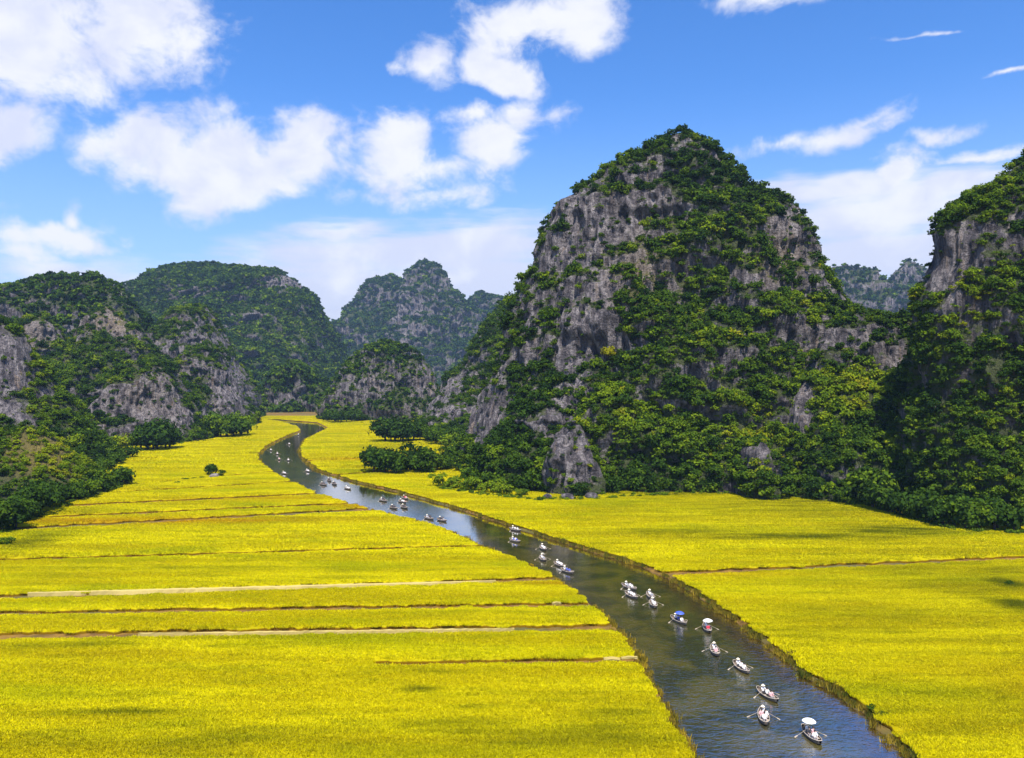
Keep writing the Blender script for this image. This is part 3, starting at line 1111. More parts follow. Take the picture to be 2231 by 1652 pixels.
hill('tall_peak', 'tallest grey limestone peak with green bushes, right of the river', [
    dict(left=[(985, 1022), (1010, 960), (1045, 880), (1080, 790), (1105, 700), (1125, 640), (1150, 600), (1162, 530), (1180, 490), (1205, 452), (1240, 432), (1295, 388), (1345, 362), (1388, 350), (1412, 326), (1428, 312), (1455, 306)],
         right=[(1985, 1022), (1950, 900), (1895, 760), (1835, 690), (1806, 640), (1793, 600), (1772, 560), (1754, 520), (1724, 465), (1690, 438), (1642, 430), (1622, 404), (1600, 374), (1574, 346), (1553, 332), (1523, 317), (1500, 307)],
         Yc=440, df=108, db=110, nz=240, nt=430, top=2.5),
    dict(left=[(815, 976), (860, 955), (912, 925), (945, 880), (980, 825), (1015, 775), (1055, 715), (1092, 668), (1120, 648)],
         right=[(1420, 976), (1330, 800), (1260, 690), (1220, 650)], Yc=790, df=235, db=90, front=FRONT_SOFT, nz=130, nt=260),
    dict(left=[(1172, 1072), (1180, 1030), (1190, 980), (1205, 945), (1225, 925)], right=[(1330, 1072), (1318, 1030), (1300, 985), (1285, 945), (1270, 925)],
         Yc=347, df=24, db=60, front=FRONT_STEEP, nz=50, nt=150, top=2),
    dict(left=[(1000, 1050), (1030, 1010), (1060, 960), (1090, 910), (1130, 860), (1170, 830)], right=[(1420, 1050), (1380, 960), (1330, 880), (1270, 840), (1230, 828)],
         Yc=385, df=48, db=60, nz=80, nt=170, top=3),
], veg0=.53, vegpatch=[(1290, 470, 90, 80, -.42), (1390, 480, 60, 70, -.50), (1220, 520, 50, 90, -.25), (1320, 660, 26, 100, -.6), (1245, 760, 40, 120, -.5), (1250, 1000, 55, 70, -1.0),
                     (1210, 920, 50, 60, -.4), (1000, 850, 70, 60, -.45), (1060, 930, 40, 60, -.5), (930, 890, 60, 40, -.45), (1720, 470, 40, 60, -.35), (1700, 540, 30, 60, -.4),
                     (1470, 300, 60, 20, -.3), (1560, 450, 130, 170, .35), (1480, 800, 200, 200, .22), (1600, 980, 250, 100, .5), (1430, 980, 100, 90, .45), (1120, 1010, 110, 60, .4), (1090, 760, 50, 90, .15), (1100, 560, 60, 60, .1)],
    tintpatch=[(1400, 920, 120, 90, .16), (1650, 930, 170, 70, .30), (1750, 720, 70, 130, .24), (1150, 850, 140, 190, -.14), (1560, 430, 120, 130, -.06), (1560, 760, 190, 160, .05), (1330, 960, 60, 60, .12), (1450, 1040, 160, 40, -.12)],
    warmpatch=[(1400, 600, 60, 90, .4), (1700, 560, 50, 60, .5)], tint0=.33, bush=(1.1, 3.5), dens=.135, keep_big=60,
    bushlabel='dense bushes clinging to the tallest limestone peak')

hill('rocky_saddle', 'low rocky saddle with bright green slopes between the tallest peak and the right cliff', [
    dict(left=[(1580, 1046), (1650, 960), (1710, 860), (1760, 770), (1800, 715), (1850, 690)], right=[(2330, 1046), (2250, 860), (2120, 740), (2020, 700), (1950, 688), (1900, 684)],
         Yc=370, df=76, db=60, front=FRONT_SOFT, nz=130, nt=280, top=3),
    dict(left=[(1600, 1085), (1615, 1030), (1630, 990), (1645, 975)], right=[(1720, 1085), (1705, 1030), (1690, 990), (1672, 973)], Yc=330, df=14, db=40, front=FRONT_STEEP, nz=30, nt=90, top=2),
    dict(left=[(1700, 1065), (1712, 950), (1720, 900), (1733, 862)], right=[(1815, 1065), (1785, 950), (1768, 890), (1755, 860)], Yc=352, df=14, db=40, front=FRONT_STEEP, nz=50, nt=90, top=3),
], veg0=.80, vegpatch=[(1840, 735, 95, 60, -.95), (1745, 880, 38, 65, -1.1), (1640, 985, 50, 34, -1.1), (1960, 790, 45, 55, -.8), (1860, 900, 120, 70, .4)],
    tintpatch=[(1840, 890, 110, 90, .36), (1700, 950, 90, 50, .30), (1900, 1040, 150, 40, -.12), (1950, 900, 60, 60, -.1)], tint0=.42, bush=(1.1, 3.2), dens=.16, keep_big=30,
    bushlabel='bright green bushes and creepers on the rocky saddle')

hill('right_cliff', 'dark wooded limestone cliff at the right edge of the photo', [
    dict(left=[(1962, 1114), (1975, 1000), (1988, 850), (2002, 740), (2020, 650), (2040, 600), (2046, 560), (2040, 500), (2052, 478), (2092, 445), (2158, 406), (2190, 380), (2212, 354), (2256, 332), (2340, 306), (2440, 290)],
         right=[(3050, 1114), (2920, 600), (2700, 400), (2540, 282)], Yc=300, df=56, db=80, front=[(0, 1), (.1, .84), (.3, .64), (.55, .47), (.8, .32), (.95, .17), (1, .06)], nz=200, nt=340, top=3),
], amp=.9, feat=.85, veg0=.80, vegpatch=[(2090, 560, 60, 90, -.6), (2200, 480, 70, 60, -.4), (2040, 620, 50, 60, -.5), (2150, 860, 160, 180, .35), (2100, 1080, 200, 60, .4), (2100, 420, 60, 40, .3)],
    tintpatch=[(2060, 700, 60, 90, .22), (2130, 640, 60, 60, .14), (2200, 900, 110, 220, .12), (2080, 900, 70, 160, .06), (2050, 560, 60, 80, -.15), (2150, 430, 80, 40, .08)], tint0=.31, bush=(.9, 2.6), dens=.23, keep_big=60,
    bushlabel='dense dark bushes covering the right cliff')

hill('round_hill', 'small round rocky hill beyond the river bend in the middle of the photo', [
    dict(left=[(692, 914), (700, 880), (724, 832), (748, 800), (778, 768), (803, 754), (832, 747)], right=[(1000, 914), (968, 870), (953, 832), (938, 800), (912, 771), (882, 754), (858, 748)],
         Yc=930, df=62, db=70, front=FRONT_STEEP, nz=110, nt=200, top=3)],
    amp=1.0, feat=1.1, veg0=.58, vegpatch=[(920, 810, 30, 60, -.4), (800, 850, 60, 40, -.25), (830, 760, 90, 25, .3)], tint0=.30, bush=(1.6, 3.4), dens=.075, protos=BUSHFAR,
    bushlabel='scrub on the small round hill', tintpatch=[(830, 750, 90, 20, .1)])

hill('valley_massif', 'broad flat topped wooded massif at the head of the valley', [
    dict(left=[(150, 866), (255, 665), (290, 630), (320, 604), (342, 588), (382, 581), (430, 579)], right=[(800, 866), (752, 790), (724, 710), (706, 688), (690, 652), (664, 622), (638, 603), (608, 592), (560, 588), (500, 584)],
         Yc=1900, df=760, db=300, front=FRONT_SOFT, nz=150, nt=300, top=4),
    dict(left=[(540, 896), (580, 850), (610, 800)], right=[(760, 896), (720, 850), (680, 805)], Yc=1150, df=55, db=100, front=FRONT_STEEP, nz=40, nt=100, top=3)],
    amp=1.5, feat=2.5, veg0=.72, vegpatch=[(620, 612, 40, 16, -.8), (520, 690, 70, 25, -.35), (450, 720, 50, 30, -.35), (640, 870, 60, 25, -.5), (400, 640, 60, 40, -.2)],
    tintpatch=[(590, 720, 80, 60, .14), (640, 800, 90, 60, .06)], tint0=.27, bush=(3.0, 6.5), dens=.03, protos=BUSHFAR, steep=.5,
    bushlabel='forest covering the broad massif at the valley head')

hill('far_peak', 'distant blue green peak with a rounded summit behind the round hill', [
    dict(left=[(690, 851), (738, 694), (750, 674), (773, 640), (792, 618), (815, 608), (835, 603)], right=[(1010, 851), (960, 740), (915, 640), (880, 608), (860, 603)], Yc=2900, df=360, db=300, nz=90, nt=180, top=4),
    dict(left=[(800, 851), (868, 660), (878, 622), (888, 600), (902, 582), (918, 572)], right=[(1110, 851), (1045, 690), (1012, 652), (985, 638), (973, 606), (960, 582), (942, 571)], Yc=2800, df=350, db=300, nz=110, nt=200, top=4),
    dict(left=[(930, 851), (1000, 690), (1025, 648), (1045, 638)], right=[(1210, 851), (1130, 690), (1095, 655), (1068, 639)], Yc=3000, df=340, db=300, nz=70, nt=150, top=4)],
    amp=1.6, feat=3.0, veg0=.64, tint0=.26, bush=(4.6, 9), dens=.012, protos=BUSHFAR, bushlabel='forest on the distant rounded peak', vegpatch=[(890, 690, 40, 60, -.35), (940, 620, 40, 50, -.2)])

hill('left_ridge', 'dark green domed ridge behind the left cliffs', [
    dict(left=[(-420, 917), (-120, 680), (-20, 632), (40, 620), (80, 606), (130, 601), (165, 598)], right=[(440, 917), (338, 725), (305, 685), (278, 650), (256, 626), (226, 604), (200, 598)],
         Yc=920, df=140, db=120, nz=120, nt=240, top=3),
    dict(left=[(-420, 896), (-120, 670), (-30, 628)], right=[(120, 896), (70, 660), (38, 626)], Yc=1150, df=140, db=120, nz=80, nt=140, top=3)],
    amp=1.2, feat=1.5, veg0=.66, vegpatch=[(250, 650, 40, 40, -.2)], tint0=.28, bush=(2.1, 4.4), dens=.05, protos=BUSHFAR, bushlabel='woods on the domed ridge behind the left cliffs')

hill('left_cliffs', 'chain of grey rock domes and cliffs with green bushes, left of the fields', [
    dict(left=[(40, 941), (150, 800), (168, 730), (188, 694), (212, 676)], right=[(440, 941), (340, 770), (302, 722), (275, 697), (250, 676)], Yc=720, df=90, db=80, nz=110, nt=190),
    dict(left=[(-240, 947), (-60, 790), (20, 728), (52, 698), (76, 688)], right=[(220, 947), (155, 765), (122, 708), (100, 690)], Yc=690, df=85, db=80, nz=110, nt=170),
    dict(left=[(220, 914), (330, 770), (372, 700), (402, 675), (428, 664)], right=[(562, 914), (549, 890), (534, 845), (508, 796), (488, 750), (468, 708), (454, 673)], Yc=930, df=130, db=120, front=FRONT_STEEP, nz=120, nt=200),
    dict(left=[(100, 961), (180, 890), (230, 830), (290, 800), (328, 792)], right=[(462, 961), (424, 905), (402, 856), (380, 818), (352, 794)], Yc=620, df=72, db=80, front=FRONT_STEEP, nz=90, nt=190),
    dict(left=[(320, 932), (360, 840), (400, 772), (438, 756)], right=[(552, 932), (526, 856), (492, 790), (466, 758)], Yc=790, df=80, db=80, nz=90, nt=160),
    dict(left=[(-100, 960), (20, 860), (90, 800), (140, 770), (175, 760)], right=[(380, 960), (300, 850), (260, 795), (220, 765)], Yc=640, df=80, db=60, nz=90, nt=180),
], amp=1.0, feat=1.0, veg0=.45, vegpatch=[(250, 700, 60, 30, -.35), (90, 730, 50, 50, -.35), (330, 900, 60, 70, -.7), (500, 860, 40, 60, -.6), (410, 740, 60, 40, -.2), (240, 880, 50, 50, -.35), (440, 830, 60, 50, .1), (150, 780, 120, 40, .3), (250, 800, 90, 40, .2), (270, 760, 30, 40, -.3)],
    warmpatch=[(250, 700, 70, 30, .6), (80, 740, 40, 60, .3), (330, 850, 60, 60, .2)], tintpatch=[(170, 770, 80, 40, .08), (60, 880, 80, 60, .16), (430, 880, 60, 40, .12)], tint0=.36,
    bush=(1.3, 3.6), dens=.095, protos=BUSH, bushlabel='bushes on the ledges of the left cliffs', keep_big=20)

hill('left_slope', 'steep bushy slope with a bare rock face at the left edge of the photo', [
    dict(left=[(-1100, 1020), (-700, 700), (-400, 600), (-260, 590)], right=[(262, 1020), (200, 975), (150, 905), (100, 835), (62, 765), (34, 725), (-20, 690), (-120, 640), (-200, 600)], Yc=440, df=90, db=80, nz=140, nt=220),
], amp=.9, feat=.9, veg0=.56, vegpatch=[(10, 800, 55, 100, -.9), (60, 920, 30, 40, -.35), (120, 960, 60, 40, .3)], tintpatch=[(60, 780, 50, 60, .16), (70, 880, 80, 50, .16)], tint0=.38, bush=(1.1, 2.9), dens=.15, keep_big=20,
    bushlabel='bushes on the steep slope at the left edge')

hill('left_hillock', 'low hillock of dry orange green scrub at the left edge of the photo', [
    dict(left=[(-500, 1080), (-300, 1000), (-120, 960), (0, 938), (40, 932)], right=[(232, 1080), (190, 1040), (150, 995), (110, 958), (76, 936)], Yc=335, df=62, db=60, front=FRONT_SOFT, nz=70, nt=170, top=2),
], amp=.45, feat=.8, veg0=.95, warmpatch=[(95, 985, 120, 55, 1.0)], tintpatch=[(95, 985, 100, 50, .62), (60, 1050, 60, 40, .1), (20, 1120, 60, 50, -.1)], tint0=.30, bush=(.6, 1.7), dens=.20, keep_big=10,
    bushlabel='dry scrub and bushes on the low left hillock')

hill('distant_hills', 'hazy blue hills seen through the gap above the saddle', [
    dict(left=[(1700, 862), (1785, 600), (1805, 582), (1828, 577)], right=[(2000, 862), (1938, 640), (1926, 612), (1912, 592), (1890, 583), (1868, 582)], Yc=2150, df=150, db=150, nz=70, nt=150, top=5),
    dict(left=[(1840, 862), (1915, 650), (1934, 616), (1950, 588), (1966, 575)], right=[(2200, 862), (2060, 630), (2020, 585), (1990, 573)], Yc=2300, df=150, db=150, nz=70, nt=150, top=5)],
    amp=1.6, feat=2.4, veg0=.55, tint0=.25, bush=(5, 9), dens=.010, protos=BUSHFAR, bushlabel='woods on the hazy blue hills in the gap')


# ------------------------------------------------------------------ single trees
def tree_mesh(seed, lobes_n, n, leaf, flat=1.0):
    crown = leaf_cloud(seed, n, leaf, [(x, y, z + .22, r) for x, y, z, r in lobeset(seed, lobes_n, .6, .38, .60)] + [(.3, .1, .25, .42), (-.25, -.25, .22, .42), (0, .3, .2, .38)], flat)
    r = random.Random(seed)
    mb = MB()
    top = (r.uniform(-.1, .1), r.uniform(-.1, .1), .75)
    mb.tube([(0, 0, -.35), (.02, .01, .2), (top[0] * .5, top[1] * .5, .5), top], [.07, .055, .04, .02], 7)
    for k in range(5):
        a = 2 * math.pi * k / 5 + r.random()
        z0 = r.uniform(.2, .5)
        mb.tube([(0.02, 0.01, z0), (math.cos(a) * .25, math.sin(a) * .25, z0 + .18), (math.cos(a) * .55, math.sin(a) * .55, z0 + .3)], [.032, .022, .008], 5)
    tr = mb.mesh('trunk', True)
    tr.materials.append(M['bark'])
    return crown, tr


TREES = [tree_mesh(200 + i, 5, 850, .10) for i in range(6)]
SHRUBS = [tree_mesh(230 + i, 4, 520, .11, .8) for i in range(4)]


def tree(name, label, cat, loc, size, tint, group=None, kind=0, idx=None, tall=1.0):
    src = (TREES if kind == 0 else SHRUBS)
    crown, trunk = src[(idx if idx is not None else random.randrange(99)) % len(src)]
    e = empty(name, loc, random.uniform(0, 6.28))
    e.scale = (size, size, size * tall)
    c = link('crown', crown, None, e)
    c['tint'] = float(tint)
    link('trunk', trunk, None, e)
    tag(e, label, cat, group)
    return e


def belt(line, count, hpx, label, group, tint, kind=0, name='tree', cat='tree', jitter=6, tall=1.05):
    """a belt of trees whose feet stand along a line of the valley floor"""
    seg = [math.hypot(b[0] - a[0], b[1] - a[1]) for a, b in zip(line, line[1:])]
    tot = sum(seg)
    for k in range(count):
        d = (k + random.uniform(.15, .85)) / count * tot
        i = 0
        while i < len(seg) - 1 and d > seg[i]:
            d -= seg[i]
            i += 1
        f = min(1, d / seg[i])
        px = line[i][0] + (line[i + 1][0] - line[i][0]) * f
        py = line[i][1] + (line[i + 1][1] - line[i][1]) * f
        X, Y = gpt(px, py)
        Y += random.uniform(0, jitter)
        h = random.uniform(*hpx) / FOC * Y
        hm = sum(hpx) / 2 / FOC * Y
        third = 'left end' if k < count / 3 else 'middle' if k < 2 * count / 3 else 'right end'
        assert len(label.split()) <= 13, label
        lab = '%s %s, %s' % ('taller' if h > hm else 'lower', label, third)
        s = h / 1.55
        tree(name, lab, cat, (X, Y, .4 + .3 * s), s, min(.95, max(.03, random.gauss(tint, .07))), group, kind, tall=tall)


belt([(-30, 1172), (30, 1158), (70, 1128), (110, 1105)], 9, (50, 80), 'dark leafy tree in the belt at the left edge of the paddies', 'dark trees at the left edge of the paddies', .22, jitter=4)
belt([(110, 1108), (170, 1098), (225, 1072), (272, 1062)], 10, (26, 46), 'dark green tree at the foot of the low left hillock', 'trees at the foot of the left hillock', .30, jitter=10)
belt([(150, 1062), (200, 1040), (240, 1020), (268, 1005)], 7, (22, 38), 'mid green tree behind the hillock beside the first left paddies', 'trees behind the left hillock', .36, jitter=14)
belt([(170, 1005), (215, 998), (262, 994)], 5, (30, 46), 'bright green tree below the left cliffs', 'bright trees below the left cliffs', .58, jitter=6)
belt([(296, 988), (330, 986), (368, 982)], 6, (46, 74), 'tall dark spreading tree against the pale left cliff', 'tall dark trees against the left cliff', .24, jitter=8)
belt([(382, 966), (430, 960), (480, 958), (528, 953)], 15, (30, 52), 'green tree in the grove below the left cliffs at the paddy edge', 'grove below the left cliffs', .38, jitter=12)
belt([(390, 948), (440, 940), (500, 930)], 10, (26, 44), 'deep green tree in the back row of the left grove', 'back row of the left grove', .40, jitter=20)
belt([(706, 922), (735, 924), (770, 922), (800, 918)], 7, (20, 38), 'dark tree at the foot of the round hill beside the bend', 'trees at the foot of the round hill', .20, jitter=8)
belt([(835, 966), (870, 968), (905, 964)], 7, (38, 62), 'dark broad tree at the back of the right bank paddy', 'dark trees behind the right bank paddy', .17, jitter=10)
belt([(905, 962), (950, 972), (990, 985)], 7, (28, 42), 'mid green tree below the rocks left of the tallest peak', 'trees below the rocks left of the tallest peak', .42, jitter=16)
belt([(798, 1030), (840, 1040), (890, 1046), (940, 1040), (962, 1030)], 17, (20, 60), 'dark round tree in the thicket jutting out beside the river', 'thicket of dark trees beside the river', .27, jitter=34)
belt([(962, 1040), (985, 1015), (1012, 992)], 9, (30, 46), 'dark tree between the river thicket and the tallest peak', 'trees between the thicket and the tallest peak', .28, jitter=20)
belt([(950, 1064), (1000, 1074), (1070, 1082), (1150, 1090)], 12, (14, 34), 'low bright green bush at the field edge left of the rock buttress', 'bright bushes left of the rock buttress', .60, 1, 'bush', 'bush', 4)
belt([(1020, 1062), (1090, 1072), (1170, 1082)], 9, (30, 48), 'dark green tree below the tallest peak, left of the buttress', 'trees left of the rock buttress', .30, jitter=10)
belt([(1310, 1086), (1400, 1084), (1500, 1076), (1600, 1076)], 18, (32, 60), 'dark green tree below the tallest peak, right of the buttress', 'trees right of the rock buttress', .30, jitter=14)
belt([(1600, 1078), (1700, 1082), (1800, 1092), (1880, 1102)], 17, (30, 58), 'leafy tree at the paddy edge below the rocky saddle', 'trees below the rocky saddle', .36, jitter=14)
belt([(1890, 1110), (1960, 1132), (2040, 1150), (2110, 1164), (2240, 1166)], 22, (40, 80), 'dark leafy tree along the foot of the right cliff', 'trees along the foot of the right cliff', .27, jitter=9)
belt([(1840, 1106), (1870, 1108)], 2, (12, 22), 'small green bush in front of the saddle trees', 'small bushes in front of the saddle trees', .5, 1, 'bush', 'bush', 1)
belt([(1190, 1068), (1300, 1072)], 4, (16, 28), 'green shrub growing on the bare rock buttress foot', 'shrubs on the rock buttress', .45, 1, 'bush', 'bush', 6)

def margin(line, n, spread, label, tint):
    seg = np.array(line, dtype=float)
    u = RNG.random(n) * (len(seg) - 1)
    i = u.astype(int)
    q = seg[i] + (seg[i + 1] - seg[i]) * (u - i)[:, None]
    P = np.array([gpt(*k) for k in q])
    P = np.stack([P[:, 0], P[:, 1] - spread * .5 + spread * RNG.random(n), np.full(n, .75)], 1)
    o = scatter('margin_weeds', P, .35 + 1.2 * RNG.random(n) ** 2, RNG.random(n) * 6.28, np.clip(RNG.normal(tint, .15, n), .05, .85), BUSH)
    tag(o, label, 'weeds', None, 'stuff')


margin([(950, 1068), (1050, 1084), (1180, 1096), (1310, 1092), (1500, 1080), (1700, 1086), (1880, 1107), (2000, 1143), (2080, 1162), (2240, 1170)], 900, 6, 'low weeds and scrub along the edge of the right field', .5)
margin([(-20, 1180), (60, 1140), (140, 1106), (225, 1078), (272, 1066), (268, 1000), (300, 990), (380, 972), (530, 957)], 600, 7, 'low weeds and scrub along the edge of the left field', .5)
margin([(705, 926), (800, 924), (840, 970), (905, 968), (960, 990)], 220, 8, 'low weeds behind the far right paddy', .45)

for nm, (pts, sz, tint) in HILL_POINTS.items():
    nm = nm.rstrip('0123456789')
    phr = {'tall_peak': 'green bush standing out on the side of the tallest peak', 'rocky_saddle': 'bright green bush standing out on the rocky saddle',
           'right_cliff': 'dark green tree standing out on the right cliff', 'left_cliffs': 'green bush standing out on a ledge of the left cliffs',
           'left_slope': 'green bush standing out on the slope at the left edge', 'left_hillock': 'dry bush standing out on the low left hillock'}[nm]
    xm, xs = np.median(pts[:, 0]), pts[:, 0].std() * .45
    for p, s, tt in zip(pts, sz, tint):
        tone = 'dark green' if tt < .28 else 'mid green' if tt < .42 else 'bright green' if tt < .6 else 'yellowish green'
        where = '%s %s part' % ('top' if p[2] > 75 else 'upper' if p[2] > 45 else 'middle' if p[2] > 20 else 'lower', 'left' if p[0] < xm - xs else 'right' if p[0] > xm + xs else 'central')
        phr = '%s %s, %s of the %s' % (tone, 'tree' if nm == 'right_cliff' else 'bush', where, {'tall_peak': 'tallest peak', 'rocky_saddle': 'rocky saddle', 'right_cliff': 'right cliff', 'left_cliffs': 'left cliffs', 'left_slope': 'slope at the left edge', 'left_hillock': 'low left hillock'}[nm])
        tree('bush' if 'bush' in phr else 'tree', phr, 'bush' if 'bush' in phr else 'tree', (p[0], p[1], p[2] - .1 * s), s * 1.05, tt, phr.replace('bush,', 'bushes,').replace('tree,', 'trees,'), 1)

# yellow crowned trees that stand out on the tallest peak, placed on its face
def on_surface(px, py, default):
    dg = bpy.context.evaluated_depsgraph_get()
    d = Vector(((px - CX) / FOC, 1, (HY - py) / FOC)).normalized()
    best = None
    for o in COL.objects:
        if o.type == 'MESH' and o.get('kind') == 'structure' and o.name.split('.')[0] not in ('ground', 'river'):
            ok, loc, nrm, _ = o.ray_cast(cam.location, d)
            if ok and (best is None or (loc - cam.location).length < (best - cam.location).length):
                best = loc
    return best if best is not None else Vector(default)


bpy.context.view_layer.update()
for (px, py, s, tt, lab) in (
        (1325, 770, 4.6, .93, 'rounded bright yellow tree half way up the tallest peak beside a rock streak'),
        (1360, 855, 4.8, .86, 'yellow green tree low on the tallest peak above the dark green trees'),
        (1406, 490, 4.0, .78, 'olive yellow tree high on the grey upper face of the tallest peak'),
        (1372, 722, 4.2, .76, 'olive bush above the bright yellow tree on the tallest peak'),
        (1598, 738, 5.0, .90, 'spreading golden tree on the right flank of the tallest peak'),
        (1770, 700, 4.6, .74, 'lime green tree at the right shoulder of the tallest peak'),
        (2010, 690, 3.2, .76, 'lime green tree under the blue rock of the right cliff'),
        (2120, 640, 3.0, .68, 'light green tree high on the right cliff'),
        (160, 965, 5.2, .66, 'light green tree beside the dry scrub of the left hillock')):
    p = on_surface(px, py, (0, 0, 0))
    tree('tree', lab, 'tree', (p.x, p.y, p.z - .35 * s), s, tt, None, 0, 2)

# the lone tree in the paddy with its boulder
X, Y = gpt(460, 1040)
tree('lone_tree', 'small dark lone tree standing in the left paddy', 'tree', (X, Y, 1.6), 4.0, .16, None, 0, 1, 1.15)
X2, Y2 = gpt(482, 1042)
tree('bush', 'low dark bush beside the lone tree and its boulder', 'bush', (X2, Y2, .9), 2.4, .2, None, 1, 1)
for k, (px, py, s) in enumerate(((385, 1058, 1.7), (405, 1050, 1.8), (425, 1048, 1.7), (440, 1046, 1.6), (492, 1048, 1.3))):
    tree('bush', 'low green weeds trailing from the lone tree across the paddy', 'bush', (*gpt(px, py), .8), s, .46, 'weeds beside the lone tree', 1, k, .5)
for (px, py, s, lab) in ((815, 998, 2.6, 'low green bush where the dike meets the right bank thicket'), (775, 1003, 1.5, 'small green weed clump on the right bank dike'),
                         (10, 1195, 3.0, 'pale green bush at the left edge of the paddies below the dark trees'), (1900, 1560, .9, 'dark green tuft on the right bank near the foot of the photo'),
                         (1925, 1575, .8, 'smaller dark green tuft below the first one on the right bank'), (2195, 1283, 1.3, 'dark green weed patch in the right paddy')):
    X, Y = gpt(px, py)
    tree('bush', lab, 'bush', (X, Y, .75), s, .40 if py < 1500 else .25, None, 1, None, .7)


def boulder(name, label, loc, d, seed, mat):
    r = np.random.default_rng(seed)
    bm = bmesh.new()
    bmesh.ops.create_icosphere(bm, subdivisions=3, radius=1)
    P = np.array([v.co[:] for v in bm.verts])
    s = 1 + .30 * pn(P * 1.3 + seed * 3.1) + .16 * pn(P * 3.1 + seed)
    P = np.clip(P * (s + .12 * pn(P * 6 + seed))[:, None], -1.05, .95) * np.array(d)
    for v, p in zip(bm.verts, P):
        v.co = p
    me = bpy.data.meshes.new(name)
    bm.to_mesh(me)
    bm.free()
    o = link(name, me, mat)
    o.location = loc
    o.rotation_euler = (0, 0, seed * .7)
    return tag(o, label, 'rock')


boulder('boulder', 'pale grey boulder under the lone tree', (*gpt(468, 1043), 1.3), (2.6, 1.7, 1.3), 1, M['stone'])
boulder('boulder', 'square pale stone block at the left foot of the rock buttress', (*gpt(1192, 1092), 1.3), (2.2, 1.8, 1.7), 2, M['rock'])
boulder('boulder', 'large grey boulder at the middle foot of the rock buttress', (*gpt(1235, 1093), 1.5), (3.8, 2.2, 1.8), 3, M['rock'])
boulder('boulder', 'grey boulder at the right foot of the rock buttress', (*gpt(1288, 1092), 1.4), (2.8, 2.0, 2.1), 4, M['rock'])


def straw_bundle(label, px, py, L, seed):
    r = random.Random(seed)
    mb = MB()
    for k in range(26):
        y, z = r.uniform(-.3, .3), r.uniform(0, .35)
        a = r.uniform(-.15, .15)
        mb.tube([(-L / 2 + r.uniform(-.2, .2), y, z), (0, y + r.uniform(-.1, .1), z + r.uniform(.0, .2)), (L / 2 + r.uniform(-.2, .2), y + a, z)], .07, 5)
    o = link('straw_bundle', mb.mesh('straw_bundle'), M['straw'])
    X, Y = gpt(px, py)
    o.location = (X, Y, 1.15)
    o.rotation_euler = (0, 0, r.uniform(-.1, .2))
    tag(o, label, 'straw bundle', 'straw bundles on the dike')


straw_bundle('pale straw bundle at the river end of the half dike', 1370, 1450, 2.6, 1)
straw_bundle('pale straw bundle on the half dike, farther from the river', 1333, 1453, 2.6, 2)
straw_bundle('small straw bundle on the dike above the half dike, near the river', 1212, 1328, 1.6, 3)


